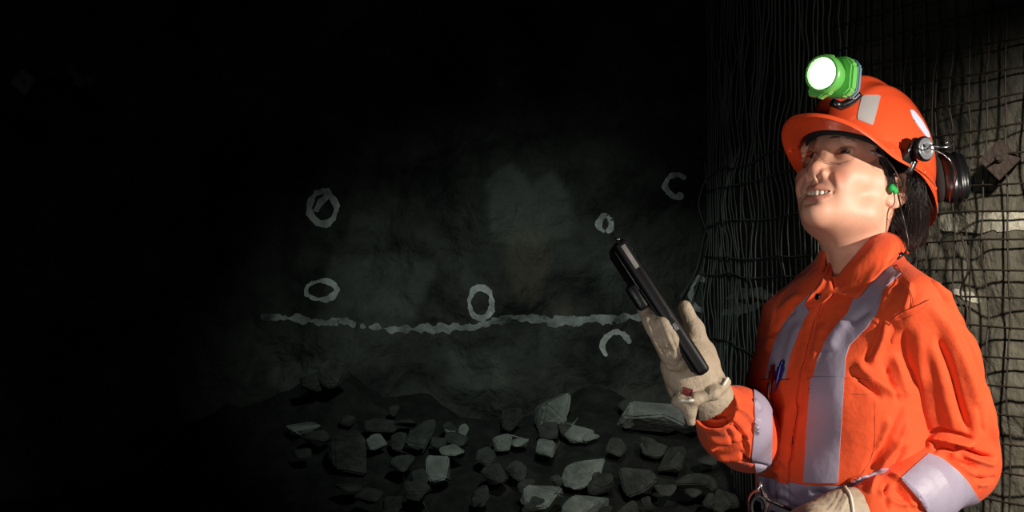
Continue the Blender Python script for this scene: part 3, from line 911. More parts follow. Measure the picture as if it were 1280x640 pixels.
mk('lens_edge', *join(tube(H2W(top), .0006, 6), tube(H2W(bot), .0006, 6)), M_rim, gl, label='clear polished edge')
for s in (1, -1):
    a = np.array([(.050, .064*s, .026), (.030, .0725*s, .025), (.008, .0780*s, .018), (-.012, .0800*s, .008), (-.026, .0800*s, -.004), (-.030, .078*s, -.014)])
    mk('temple', *tube(H2W(a), [.0046, .0042, .0026, .0018, .0016, .0016], 8, 40, flat=.5), mat('temple_clear', srgb(170, 168, 168), rough=.10, spec=1., coat=1., metal=.5) if s == 1 else bpy.data.materials['temple_clear'], gl, label='glossy smoke temple')
    mk('hinge', *tube(H2W([(.054, .062*s, .024), (.046, .0660*s, .0255)]), .0042, 8, flat=.6), bpy.data.materials['temple_clear'], gl)
    mk('nose_pad', *rbox(H2W((.094, .009*s, .000)), HR.T, (.004, .003, .012), .0012), M_lens, gl)
# black retaining cord from the temple, down past the ear to the collar and round the nape
cd = [P(1117, 214, 2.612), P(1119, 228, 2.618), P(1123, 245, 2.625), P(1128, 268, 2.635), P(1133, 290, 2.638), P(1135, 306, 2.636), P(1131, 316, 2.63), P(1122, 322, 2.62)]
_ev = BVHTree.FromObject(person, bpy.context.evaluated_depsgraph_get())
def hug(p_, off=.0030):
    d = Vector(p_-np.array([0, 0, CZ])).normalized(); h = _ev.ray_cast(Vector((0, 0, CZ)-ORG[person.name]), d)
    if h[0] is None: return p_
    q = np.array(h[0])+ORG[person.name]; return q-np.array(d)*off if q[1] < p_[1]+.05 else p_
cd = [hug(q, .005+.003*(1 < i < 4)) for i, q in enumerate(cd)]
mk('retaining_cord', *tube(cd, .0012, 8, 60), M_black, gl, label='thin black retaining cord')
for a_, b_, r_ in (((1117, 215, 2.612), (1117, 219, 2.613), .0022), ((1119, 229, 2.618), (1119.5, 232, 2.619), .0022), ((1128, 317, 2.622), (1121, 322.5, 2.618), .0032)):
    mk('cord_bead', *tube([hug(P(*a_), .006), hug(P(*b_), .006)] if r_ < .003 else [P(*a_), P(*b_)], r_, 10), M_black, gl)
# earplugs
for s in (1,):
    c = np.array([.009, .0800*s, -.013])
    g = Grid(c-.015, c+.015, .0007)
    g.ell(c+[0, .002*s, 0], (.0072, .0055, .0062), rotm(0, 25, 0), k=.002); g.ell(c+[-.004, .006*s, -.003], (.0045, .0035, .0052), rotm(0, -30, 0), k=.002)
    g.ell(c+[.003, .007*s, .0045], (.004, .003, .003), k=.003, sub=True)
    v, q = g.mesh(1)
    if s == 1: mk('ear_plug', H2W(v), q, M_plug, label="green foam plug in the woman's near ear", cat='ear plug')

# fold strokes: (pixel polyline, width px, height mm, kind)
TORSO_FOLDS = [
    ([(1110, 400), (1100, 430), (1088, 462)], 7, 4), ([(1102, 396), (1096, 425), (1080, 455)], 4, -4),
    ([(1066, 448), (1085, 470), (1112, 488), (1130, 500)], 7, 5), ([(1060, 462), (1080, 480), (1104, 500)], 4, -3.5),
    ([(1125, 545), (1108, 572), (1096, 592)], 6, 5), ([(1134, 556), (1118, 582), (1104, 600)], 4, -5), ([(1112, 520), (1104, 545), (1094, 566)], 5, 3.5),
    ([(1116, 440), (1124, 470), (1134, 500)], 6, 5), ([(1106, 452), (1114, 480), (1124, 505)], 4, -4),
    ([(1060, 400), (1045, 418), (1036, 440)], 9, 3), ([(1062, 405), (1080, 392), (1090, 384)], 6, -2.5),
    ([(1004, 400), (992, 430), (985, 462)], 8, 2.5), ([(1030, 378), (1019, 398), (1011, 430), (1004, 466)], 2.2, -5), ([(1030, 400), (1022, 430), (1014, 462)], 6, 2.5),
    ([(998, 500), (993, 535), (989, 580)], 2.6, -7), ([(1004, 505), (1000, 540), (996, 580)], 5, 3), ([(986, 505), (980, 540), (978, 570)], 7, 4),
    ([(960, 560), (970, 575), (985, 592)], 4, -5), ([(958, 575), (966, 584), (974, 594)], 3, 4), ([(976, 566), (966, 580), (958, 592)], 3.5, 3.5),
    ([(955, 500), (960, 530), (958, 560)], 5, 3), ([(1132, 505), (1112, 545), (1080, 588)], 4, -4), ([(1138, 520), (1120, 556), (1092, 590)], 4, 4),
    ([(970, 395), (985, 380), (1005, 366)], 6, 3), ([(966, 420), (980, 400), (996, 384)], 4, -3), ([(958, 440), (966, 420)], 4, 3),
    ([(1128, 345), (1120, 375), (1108, 400)], 6, -3), ([(1118, 345), (1108, 372), (1100, 392)], 5, 3), ([(1138, 350), (1136, 372), (1128, 392)], 4, 3),
    ([(1010, 612), (1050, 622), (1090, 612)], 6, -4), ([(975, 600), (978, 630)], 3, 3), ([(985, 600), (986, 635)], 2.5, -3), ([(1060, 604), (1085, 596)], 4, 4),
]
SLEEVE_L_FOLDS = [
    ([(1160, 372), (1180, 405), (1204, 455), (1218, 500), (1226, 548)], 9, 6), ([(1168, 414), (1186, 455), (1202, 510), (1216, 552)], 4.5, -7),
    ([(1158, 420), (1172, 455), (1186, 510), (1198, 545)], 9, 4), ([(1150, 345), (1168, 362), (1184, 382), (1204, 412)], 3.5, -4),
    ([(1158, 346), (1176, 362), (1194, 386), (1206, 410)], 4, 4),
    ([(1164, 340), (1186, 362), (1206, 402), (1222, 440)], 2.2, -3), ([(1174, 372), (1192, 396), (1212, 430), (1226, 470)], 4, 3.5),
    ([(1118, 398), (1128, 396), (1142, 388), (1158, 378)], 2.4, -3), ([(1118, 410), (1116, 440), (1126, 480)], 7, 4), ([(1132, 408), (1130, 440), (1136, 480)], 5, -3.5),
    ([(1148, 400), (1150, 440), (1152, 490)], 9, 3), ([(1140, 450), (1146, 500), (1150, 545)], 7, -2.5),
    ([(1156, 544), (1176, 538), (1196, 543), (1218, 550)], 3.0, -9), ([(1160, 553), (1170, 548), (1192, 550), (1220, 557)], 3.6, 8),
    ([(1164, 562), (1180, 560), (1196, 565)], 2.6, -6), ([(1166, 567), (1182, 566), (1196, 570)], 2.6, 4), ([(1192, 556), (1216, 566), (1244, 574)], 3.0, -10), ([(1200, 566), (1226, 576), (1246, 582)], 4, 5),
    ([(1180, 568), (1200, 578), (1222, 585)], 2.6, -6), ([(1188, 578), (1206, 588), (1222, 594)], 3.4, 4.5), ([(1216, 596), (1232, 600), (1246, 596)], 3, -5), ([(1220, 606), (1236, 604)], 3, 3),
    ([(1152, 530), (1158, 550), (1168, 566)], 4, 4), ([(1228, 470), (1238, 520), (1246, 560)], 5, 3), ([(1216, 500), (1230, 545)], 4, -3),
    ([(1110, 590), (1122, 600), (1140, 618), (1160, 640)], 4, 5), ([(1116, 604), (1130, 620), (1142, 640)], 3, -5), ([(1100, 594), (1092, 606), (1088, 620)], 3.5, 4), ([(1108, 600), (1106, 618), (1112, 640)], 3, -4), ([(1094, 612), (1118, 628), (1150, 632)], 3, 3.5),
]
SLEEVE_R_FOLDS = [
    ([(915, 505), (935, 520), (948, 545)], 4, 4.5), ([(905, 520), (925, 540), (935, 565)], 4, -5), ([(880, 525), (900, 530), (915, 520)], 3.5, 5), ([(874, 518), (892, 522), (905, 515)], 3, -5),
    ([(876, 540), (900, 550), (925, 545), (940, 530)], 4, 5), ([(886, 556), (905, 562), (925, 556), (940, 545)], 3.2, -5.5), ([(892, 568), (912, 572), (935, 566)], 4, 5), ([(900, 576), (918, 574), (935, 578)], 2.4, -4),
    ([(924, 562), (938, 577), (962, 582)], 2.6, -6), ([(926, 500), (940, 510), (950, 530)], 3.5, -4), ([(940, 500), (950, 515)], 4, 3), ([(908, 535), (920, 560)], 3, -3), ([(932, 540), (936, 560), (932, 575)], 3, 4),
    ([(885, 548), (893, 566)], 3, 3.5),
]

# ================================================================== coverall, in the torso's own frame: l to her left, f forward, u = height
TY = math.radians(55)
TL = np.array([math.cos(TY), -math.sin(TY), 0]); TF = np.array([-math.sin(TY), -math.cos(TY), 0]); TU = np.array([0, 0, 1.])
TC = np.array([(1066-640)/FPX*2.7, 2.70, 0])
TM = np.stack([TL, TF, TU])
def B(l, f, u): return TC+TL*l+TF*f+TU*u
def torso():
    g = Grid(B(0, 0, .93)-[.27, .27, 0], B(0, 0, 1.41)+[.27, .27, 0], .0026)
    e = lambda c, r, k=.03, **q: g.ell(B(*c), r, TM, k=k, **q)
    e((0, .000, 1.20), (.138, .092, .155)); e((0, .026, 1.17), (.128, .088, .115))
    for s in (1, -1): e((.062*s, .066, 1.155), (.058, .050, .060), .05)
    e((0, .008, 1.04), (.134, .104, .13), .05); e((0, .040, 1.035), (.105, .078, .075), .05)
    e((0, 0, .96), (.145, .108, .10), .04)
    SL, SR = P(1156, 380, 2.575), P(1008, 402, 2.80)
    nb = B(.0, -.018, 1.325)
    g.cap(nb, SL+[-.016, 0, .000], .050, .042, k=.03); g.cap(nb, SR+[.01, 0, 0], .052, .044, k=.03)
    g.cap(nb, B(0, -.01, 1.345), .056, .050, k=.02)
    g.cap(B(0, .035, 1.28), B(.09, .035, 1.25), .045, .045, k=.03); g.cap(B(0, .035, 1.28), B(-.09, .035, 1.25), .045, .045, k=.03)
    # neck opening
    g.cap(B(0, .0, 1.31), P(1078, 300, 2.72), .050, .052, k=.006, sub=True)
    g.cap(P(1046, 352, 2.66), P(1056, 318, 2.66), .016, .034, k=.006, sub=True)
    g.fun(g.lo, g.lo+np.array(g.n)*g.h, lambda X, Y, Z: .945-Z+0*X+0*Y, .002, True) if False else None
    V, Q = g.mesh(8); return V, Q
def sleeveL():
    S, E_, W_ = P(1146, 386, 2.580), P(1199, 580, 2.675), P(1088, 640, 2.545)
    g = Grid(np.minimum(np.minimum(S, E_), W_)-.10, np.maximum(np.maximum(S, E_), W_)+.10, .0026)
    M1 = S*.6+E_*.4+np.array([.006, 0, .012]); M2 = S*.25+E_*.75+np.array([.004, .0, .006])
    g.chain([S+[-.004, 0, .002], M1, M2, E_], [.0470, .0530, .0540, .0500], k=.025)
    g.chain([E_, E_*.5+W_*.5+[0, 0, -.004], W_], [.0500, .0500, .0400], k=.03)
    g.cap(S+[-.03, .02, -.02], M1+[-.02, 0, -.04], .035, .03, k=.03)
    g.cap(P(1052, 642, 2.53), P(1074, 642, 2.545), .031, .031, k=.003, sub=True)
    return g.mesh(8)
def sleeveR():
    S, E_, W_ = P(1010, 402, 2.80), P(938, 543, 2.68), P(890, 506, 2.47)
    g = Grid(np.minimum(np.minimum(S, E_), W_)-.09, np.maximum(np.maximum(S, E_), W_)+.09, .0026)
    g.chain([S, S*.5+E_*.5+[.012, 0, 0], E_+[.006, 0, -.002]], [.044, .042, .042], k=.025)
    g.chain([E_, E_*.55+W_*.45+np.array([.002, 0, -.003]), W_*.9+E_*.1], [.0420, .0430, .0350], k=.03)
    g.cap(E_+[-.006, -.03, -.012], E_*.5+W_*.5+[-.004, 0, -.014], .036, .034, k=.02)
    g.cap(P(880, 498, 2.40), W_*.92+E_*.08, .030, .028, k=.003, sub=True)
    return g.mesh(8)

def legs():
    g = Grid(B(0, 0, .06)-[.24, .24, 0], B(0, 0, 1.0)+[.24, .24, .02], .008)
    g.ell(B(0, 0, .93), (.152, .116, .11), TM, k=.04)
    for s in (1, -1):
        g.chain([B(.078*s, 0, .88), B(.085*s, .01, .50), B(.092*s, -.01, .12)], [.088, .068, .060], k=.04)
    return g.mesh(1)

def wrinkle(V, ax, s, seed):
    """sharp-crested creases running mostly along ax"""
    a = (V@ax)[:, None]*ax; q = (V-a)+a*.38; q = q+.012*np.stack([fbm(V, 9, 2, seed+k) for k in (1, 2, 3)], 1)*3
    r = 1-np.abs(fbm(q, s, 2, seed))*3.2; return np.clip(r, -.6, 1)*np.clip(.5+1.6*fbm(V, 6, 2, seed+9), 0, 1)
Vt, Qt = torso(); Nt = normals(Vt, Qt)
if True:
    FOLD = 1.7; Vt = folds(Vt, Nt, TORSO_FOLDS)
    low = fbm(Vt, 14, 3, 3); Vt = Vt+Nt*(.0012*low+.0026*wrinkle(Vt, TU, 24, 70))[:, None]; Nt = normals(Vt, Qt)
coverall = mk('coverall', Vt, Qt, M_orange, person, label='orange cotton coverall')
bt = (Vt, Nt, Qt)
def sleeve(fn, strokes, seed):
    V, Q = fn(); N = normals(V, Q); V = folds(V, N, strokes); ax_ = np.array([.22, .25, -.94]) if seed == 21 else np.array([-.3, -.7, .2]); V = V+N*(.0013*fbm(V, 15, 3, seed)+.0030*wrinkle(V, ax_/np.linalg.norm(ax_), 22, seed))[:, None]; N = normals(V, Q)
    return mk('sleeve', V, Q, M_orange, coverall), (V, N, Q)
slL, bL = sleeve(sleeveL, SLEEVE_L_FOLDS, 21)
slR, bR = sleeve(sleeveR, [(s[0], s[1]*.72, s[2]*.85)+tuple(s[3:]) for s in SLEEVE_R_FOLDS], 33)
v, q = legs(); mk('trousers', v, q, M_orange, coverall)
for s in (1, -1):
    g = Grid(B(.092*s, 0, 0)-[.17, .2, .0], B(.092*s, 0, .2)+[.17, .2, .02], .006)
    g.cap(B(.092*s, -.015, .16), B(.092*s, -.02, .07), .058, .052, k=.03); g.ell(B(.095*s, .05, .035), (.050, .125, .048), TM, k=.03)
    g.fun(g.lo, g.lo+np.array(g.n)*g.h, lambda X, Y, Z: Z+0*X+0*Y, .001, True)
    v, q = g.mesh(1); mk('boot', v, q, M_boot, person)

# reflective tape sewn on the chest, waist and arms
patch('reflective_stripe', bt, [(1115, 333), (1127, 341), (1104, 362), (1097, 391), (1084, 409), (1062, 432), (1057, 448), (1056, 472), (1017, 472), (1022, 450), (1033, 425), (1050, 402), (1060, 392), (1068, 372), (1090, 350)], M_tape, coverall, off=.0016, label='pale lilac reflective stripe over the shoulder')
patch('reflective_stripe', bt, [(1016, 472), (1056, 472), (1052, 540), (1048, 604), (1006, 603), (1010, 540)], M_tape, coverall, off=.0040, label='pale lilac reflective stripe down the pocket')
patch('reflective_stripe', bt, [(1026, 356), (1032, 362), (1013, 378), (1008, 384), (1012, 388), (999, 415), (988, 445), (982, 474), (957, 474), (961, 455), (968, 430), (980, 405), (995, 385)], M_tape, coverall, off=.0016, label='pale lilac reflective stripe on the far side of the chest')
patch('reflective_stripe', bt, [(950, 594), (962, 597), (1006, 606), (1052, 607), (1085, 594), (1100, 586), (1140, 582), (1140, 660), (940, 660)], M_tape, coverall, off=.0026, label='pale lilac reflective stripe around the waist')
patch('reflective_stripe', bL, [(1126, 598), (1161, 567), (1176, 573), (1196, 588), (1212, 606), (1228, 631), (1222, 648), (1165, 650), (1150, 625)], M_tape, slL, off=.0018, label='pale reflective band at the elbow')
patch('reflective_stripe', bR, [(941, 470), (964, 480), (964, 606), (948, 600), (944, 585), (939, 570), (943, 530)], M_tape, slR, off=.0018, label='pale reflective band above the elbow')
# pockets and front placket
patch('pocket', bt, [(1010, 473), (1092, 473), (1093, 560), (1077, 597), (1060, 606), (1006, 606)], M_orange, coverall, off=.0026)
patch('pocket', bt, [(951, 475), (996, 475), (992, 530), (988, 560), (958, 560), (953, 520)], M_orange, coverall, off=.0026)
patch('placket', bt, [(1034, 368), (1028, 380), (1016, 402), (1009, 432), (1002, 468), (996, 510), (989, 552), (987, 604), (974, 604), (976, 560), (983, 510), (990, 470), (997, 435), (1006, 404), (1020, 380)], M_orange, coverall, off=.0042)
def seam(name, line, base, m=M_thread, r=.0007, dash=True, parent=None):
    """stitching that follows the cloth"""
    V, N, Q = base; p = proj(V); L = catmull(line, max(8, int(np.sum(np.linalg.norm(np.diff(np.array(line, float), axis=0), axis=1))/2.2)))
    vd = V-np.array([0, 0, CZ]); vd /= np.linalg.norm(vd, axis=1)[:, None]; ok = np.nonzero((N*vd).sum(1) < .1)[0]
    pp = p[ok]; pts = []
    for q in L:
        i = ok[np.argmin(((pp-q)**2).sum(1))]; Y = V[i, 1]; w = P(q[0], q[1], Y)+N[i]*.0022; pts.append(w)
    pts = np.array(pts)
    for _ in range(2): pts[1:-1] = pts[1:-1]*.5+.25*(pts[:-2]+pts[2:])
    return mk(name, *tube(pts, r, 5), m, parent or coverall)
for ln in ([(1010, 474), (1092, 474)], [(1092, 474), (1093, 558)], [(1093, 558), (1076, 598)], [(1056, 492), (1090, 494)], [(1012, 591), (1047, 594)], [(1012, 597), (1047, 600)],
           [(1012, 490), (1054, 493)], [(952, 475), (994, 475)], [(990, 480), (990, 556)], [(952, 480), (954, 540)]):
    seam('pocket_seam', ln, bt)
for ln in ([(1114, 320), (1122, 335), (1134, 355), (1142, 384)], [(1012, 486), (1050, 489)]): seam('shoulder_seam', ln, bt)
for ln in ([(1160, 375), (1140, 384), (1117, 397), (1108, 420)],): seam('armhole_seam', ln, bL)

FOLD = 1.0
# collar: two flaps folded over, meeting at the throat
def collar(rows, th, name='collar'):
    p_ = proj(Vt)
    def pt(x, y, Y, k):
        m = ((p_-[x, y])**2).sum(1) < 9
        if m.any() and k: Y = min(Y, Vt[m, 1].min()-.006-.003*(k > 1)) if Vt[m, 1].min() > Y-.05 else Y
        return P(x, y, Y)
    v, f = loft([[pt(*q, (k if name == 'collar' else 0)) for q in r] for k, r in enumerate(rows)], 16, 40, th)
    return mk(name, v, f, M_orange, coverall)
# rows from the neck edge (top, fold) outwards to the free edge; near flap
nearflap = [
    [(1044, 358, 2.640), (1048, 344, 2.632), (1063, 326, 2.622), (1085, 302, 2.628), (1104, 291, 2.650), (1120, 292, 2.69), (1128, 296, 2.74)],
    [(1042, 361, 2.632), (1050, 350, 2.622), (1070, 332, 2.605), (1093, 310, 2.605), (1113, 296, 2.630), (1126, 296, 2.68), (1132, 299, 2.73)],
    [(1038, 365, 2.628), (1055, 361, 2.612), (1078, 345, 2.596), (1100, 326, 2.592), (1118, 309, 2.608), (1130, 305, 2.67), (1136, 304, 2.73)],
    [(1037, 366, 2.628), (1060, 370, 2.608), (1072, 371, 2.600), (1088, 353, 2.594), (1106, 335, 2.594), (1122, 321, 2.606), (1136, 312, 2.70)]]
collar(nearflap, -.0028)
inner = [
    [(1044, 358, 2.640), (1048, 344, 2.632), (1063, 326, 2.622), (1085, 302, 2.628), (1104, 291, 2.650), (1120, 292, 2.69), (1128, 296, 2.74)],
    [(1046, 366, 2.650), (1054, 352, 2.645), (1070, 338, 2.640), (1090, 318, 2.640), (1106, 308, 2.660), (1118, 308, 2.69), (1124, 310, 2.74)]]
collar(inner, .0022, 'collar_stand')
farflap = [
    [(1044, 359, 2.645), (1041, 346, 2.655), (1040, 334, 2.672), (1044, 322, 2.70), (1054, 308, 2.75)],
    [(1042, 362, 2.640), (1038, 350, 2.648), (1036, 337, 2.668), (1041, 324, 2.70), (1052, 309, 2.755)],
    [(1040, 368, 2.634), (1030, 362, 2.640), (1029, 350, 2.660), (1035, 334, 2.70), (1048, 314, 2.76)],
    [(1028, 378, 2.632), (1006, 383, 2.636), (1019, 361, 2.66), (1028, 344, 2.70), (1044, 322, 2.77)]]
collar(farflap, .0028)
# back of the collar round the nape
back = [[(1122, 294, 2.70), (1120, 296, 2.76), (1090, 300, 2.80), (1060, 306, 2.78), (1048, 312, 2.75)],
        [(1134, 318, 2.68), (1128, 316, 2.78), (1094, 318, 2.83), (1056, 320, 2.80), (1042, 324, 2.76)]]
collar(back, .003, 'collar_back')
mk('button', *lathe(P(1022, 371, 2.618), TF+np.array([0, 0, .2]), [(0, .0045), (.0012, .0045), (.0018, .003)], 20), M_black, coverall, label='dark button')

# ================================================================== pens in the chest pocket
def pen(top, bot, m, label, r=.0042):
    a, b = np.array(top), np.array(bot); ax = a-b; L_ = np.linalg.norm(ax); ax /= L_
    o = mk('pen', *lathe(b, ax, [(0, .001), (.010, r*.8), (.012, r), (L_-.012, r), (L_-.010, r*.75), (L_-.001, r*.7), (L_, r*.4)], 20), m, smooth=40., label=label, cat='pen')
    out = np.array([-.3, -.95, 0]); s_ = np.cross(ax, out); s_ /= np.linalg.norm(s_); out = np.cross(s_, ax)
    mk('clip', *rbox(a-ax*(.024)+out*(r+.002), np.array([s_, ax, out]), (.0028, .038, .0014), .0005), M_steel if r < .004 else m, o)
    mk('cap', *lathe(a-ax*.020, ax, [(0, r*1.08), (.010, r*1.12), (.011, r)], 20), m, o, label='ringed cap')
    return o
def front_Y(px, py, base=bt):
    V, N, Q = base; p = proj(V); d = ((p-[px, py])**2).sum(1); m = d < 9; return V[m, 1].min()
def fp(px, py, d): return P(px, py, front_Y(px, py)-d)
pen(fp(966, 456, .006), fp(964, 482, .0045), mat('red_pen', srgb(120, 14, 20), rough=.3), "dark red pen clipped in the chest pocket beside the blue one", .0045)
pen(fp(978, 451, .008), fp(970, 484, .0045), mat('blue_pen', srgb(16, 26, 120), rough=.3), "blue pen clipped in the chest pocket", .0045)
mk('chrome_pen', *lathe(fp(961, 505, .006), P(961.5, 480, front_Y(961, 480)-.006)-P(961, 505, front_Y(961, 505)-.006), [(0, .0008), (.004, .0026), (.010, .003), (.028, .0028), (.030, .0015)], 16), M_steel, label='slim silver pen hanging on the front of the chest pocket', cat='pen')

# ================================================================== belt with pouch
def ringpts(u, rl, rf, n=64, df=0.): return [B(rl*math.cos(a), df+rf*math.sin(a), u) for a in np.linspace(0, 2*PI, n, endpoint=False)]
def belt_band(z0, z1, rl, rf, th, df):
    V = []; n = 72
    for z, k in ((z0, 0), (z1, 0), (z1, th), (z0, th)): V += ringpts(z, rl+k, rf+k, n, df)
    F = []
    for i in range(4):
        for k in range(n): k2 = (k+1) % n; F.append((i*n+k, i*n+k2, ((i+1) % 4)*n+k2, ((i+1) % 4)*n+k))
    return np.array(V), F
belt = mk('belt', *belt_band(.955, 1.005, .150, .117, .005, .004), M_leather, person, smooth=40., label='black leather miner belt')
# harness clutter at her right hip: looped straps, ring, clips
def hp(px, py, Y=2.56): return P(px, py, Y)
mk('strap_loop', *tube([hp(936, 640), hp(936, 622), hp(944, 614), hp(955, 617), hp(959, 630), hp(950, 645), hp(938, 652)], .0042, 10, 40, flat=.5), mat('brown_strap', srgb(96, 42, 30), rough=.5, bump=.3), belt, label='reddish brown strap loop')
mk('ring', *tube([hp(948+9*math.cos(a), 634+13*math.sin(a), 2.555) for a in np.linspace(0, 2*PI, 24, endpoint=False)], .0024, 8, closed=True), M_blackm, belt)
mk('strap', *tube([hp(952, 612), hp(956, 622), hp(972, 630), hp(995, 640), hp(1010, 650)], .0065, 10, 30, flat=.45), M_leather, belt)
mk('strap', *tube([hp(940, 650), hp(962, 640), hp(980, 650)], .0060, 10, 20, flat=.45), M_leather, belt)
mk('snap_hook', *join(tube([hp(950, 604, 2.57), hp(950, 610, 2.565)], .0035, 12), tube([hp(950, 608, 2.565), hp(953, 613, 2.56), hp(950, 617, 2.56), hp(947, 613, 2.56), hp(949, 609, 2.563)], .0012, 8, 20)), M_steel, belt, label='steel snap hook')
mk('pouch', *rbox(B(-.075, .135, .95), TM, (.06, .035, .09), .008), M_leather, belt)
mk('strap', *tube([P(922, 563, 2.60), P(940, 580, 2.60), P(962, 583, 2.60), P(985, 590, 2.60)], .0022, 8, 20), M_black, belt) if False else None

# ================================================================== gloves
def glove(fn, lo, hi, h=.0016):
    g = Grid(lo, hi, h); fn(g); V, Q = g.mesh(1); N = normals(V, Q)
    V = V+N*(.0010*fbm(V, 45, 3, 9)-.0006*np.abs(vnoise(V*[1, 1, 1], 90, 4)))[:, None]
    return V, Q, normals(V, Q)
# tablet in the raised hand: long axis, width (away from the camera), thickness
TB0, TB1 = P(878, 462, 2.395), P(776, 306, 2.405)
ta = (TB1-TB0)/np.linalg.norm(TB1-TB0); tw = np.array([-.10, .985, .10]); tw -= ta*tw.dot(ta); tw /= np.linalg.norm(tw); tn = np.cross(tw, ta)
if tn[0] < 0: tn = -tn        # towards her face: screen side
TLn = np.linalg.norm(TB1-TB0)
def tp(a, w, n): return TB0+ta*a+tw*w+tn*n
def gloveR(g):
    # palm behind the tablet's lower end, heel towards the wrist
    c = lambda px, py, Y: P(px, py, Y)
    W_ = c(894, 500, 2.475)
    g.cap(c(886, 494, 2.475), c(868, 466, 2.465), .025, .029, k=.02)
    g.ell(c(862, 452, 2.475), (.028, .040, .032), k=.02)
    g.cap(c(846, 458, 2.455), c(858, 482, 2.465), .020, .024, k=.02)
    g.cap(c(882, 455, 2.485), c(880, 480, 2.478), .015, .018, k=.02)
    # four fingers up the back of the tablet, each bending at the knuckles
    F4 = [([(842, 452, 2.425), (826, 425, 2.405), (812, 400, 2.415), (802, 381, 2.432)], [.0135, .0115, .0100, .0078]),
          ([(850, 450, 2.430), (837, 424, 2.398), (829, 404, 2.404), (822, 388, 2.425)], [.0130, .0115, .0105, .0085]),
          ([(852, 448, 2.455), (838, 420, 2.440), (828, 398, 2.452), (822, 380, 2.468)], [.0125, .0115, .0100, .0080]),
          ([(852, 460, 2.440), (844, 442, 2.410), (837, 427, 2.406), (831, 414, 2.418)], [.0110, .0092, .0086, .0072])]
    for pts, rs in F4: g.chain([c(*q) for q in pts], rs, k=.0022)
    # thumb on the screen side
    g.chain([c(880, 470, 2.480), c(878, 440, 2.475), c(868, 412, 2.468), c(856, 384, 2.470)], [.017, .0130, .0115, .0092], k=.01)
    # gauntlet cuff flaring over the wrist with a gathered edge
    g.cap(c(878, 484, 2.470), c(888, 500, 2.478), .028, .031, k=.012)
    g.cap(c(897, 512, 2.482), c(908, 532, 2.49), .028, .034, k=.002, sub=True)
    g.chain([c(845, 502, 2.440), c(868, 500, 2.430), c(892, 492, 2.435), c(908, 478, 2.455)], [.0055, .0065, .0070, .006], k=.008)
    g.chain([c(852, 498, 2.440), c(862, 512, 2.438), c(864, 528, 2.442)], [.010, .008, .006], k=.008)
lo = P(790, 540, 2.36)-[0, 0, 0]; hi = P(925, 365, 2.56)
Vg, Qg, Ng = glove(gloveR, [lo[0], 2.34, lo[2]], [hi[0], 2.56, hi[2]])
GR_F = [([(806, 392), (818, 425), (830, 448)], 2.4, 1.2), ([(822, 396), (832, 424), (842, 446)], 1.8, -2.0), ([(813, 398), (822, 428), (834, 452)], 1.6, -1.8), ([(836, 412), (844, 432), (852, 446)], 1.6, -1.6), ([(822, 468), (836, 486), (848, 496)], 2.2, -1.6), ([(868, 430), (876, 450)], 2.4, -1.8), ([(838, 470), (850, 455), (862, 440)], 3.0, -1.8), ([(830, 455), (845, 462)], 2.6, -1.4), ([(858, 480), (880, 470), (896, 452)], 3, -1.6),
        ([(855, 492), (876, 482), (900, 466)], 2.6, 1.6), ([(828, 446), (840, 430)], 2, -1.2), ([(816, 414), (826, 408)], 1.6, -1.0), ([(822, 430), (834, 424)], 1.6, -1.0), ([(838, 412), (848, 408)], 1.6, -.9),
        ([(862, 488), (866, 500)], 2, -1.6), ([(880, 482), (886, 495)], 2, -1.4), ([(895, 474), (902, 486)], 2, -1.4)]
Vg = folds(Vg, Ng, GR_F)
gr = mk('glove', Vg, Qg, M_glove, person, label='cream leather work glove on the raised hand')
bgr = (Vg, normals(Vg, Qg), Qg)
patch('label_patch', bgr, [(854, 483), (866, 487), (865, 496), (853, 493)], M_label, gr, off=.0012, label='dark red sewn label')
seam('piping', [(846, 500), (862, 501), (880, 497), (898, 488), (909, 474)], bgr, M_gloveseam, .0022, parent=gr)

def gloveL(g):
    c = lambda px, py, Y: P(px-9, py+22, Y)
    g.chain([c(1082, 622, 2.545), c(1060, 626, 2.525), c(1030, 636, 2.505)], [.034, .033, .032], k=.02)
    for pts, rs in (([(1030, 630, 2.485), (1005, 632, 2.468), (985, 636, 2.470), (975, 648, 2.475)], [.015, .0115, .0105, .009]),
                    ([(1030, 642, 2.478), (1005, 648, 2.460), (985, 655, 2.462), (975, 668, 2.470)], [.015, .012, .011, .0095]),
                    ([(1034, 654, 2.480), (1010, 665, 2.462), (992, 674, 2.465), (984, 688, 2.472)], [.014, .012, .011, .0095]),
                    ([(1040, 664, 2.485), (1020, 680, 2.470), (1004, 690, 2.472), (998, 702, 2.478)], [.013, .0105, .0095, .0085]),
                    ([(1044, 622, 2.520), (1026, 617, 2.515), (1008, 622, 2.515), (996, 628, 2.515)], [.014, .011, .010, .0085])):
        g.chain([c(*q) for q in pts], rs, k=.005)
    # wide gauntlet
    g.cap(c(1054, 626, 2.52), c(1074, 622, 2.540), 0.031, .036, k=.01)
    g.cap(c(1071, 622, 2.538), c(1084, 620, 2.552), .033, .036, k=.002, sub=True)
lo = P(960, 720, 2.42); hi = P(1095, 570, 2.60)
Vh, Qh, Nh = glove(gloveL, [lo[0], 2.42, lo[2]], [hi[0], 2.61, hi[2]])
Vh = folds(Vh, Nh, [([(1040, 640), (1052, 618), (1060, 606)], 2.6, -1.6), ([(1028, 638), (1040, 628), (1048, 612)], 2.4, -1.2), ([(1050, 640), (1060, 620)], 2.2, 1.2), ([(1004, 626), (1020, 624)], 2, -1)])
glh = mk('glove', Vh, Qh, M_glove, person, label='cream leather work glove resting on the belt')
seam('piping', [(1056, 610), (1062, 620), (1065, 634), (1066, 648)], (Vh, normals(Vh, Qh), Qh), M_gloveseam, .0020, parent=glh)

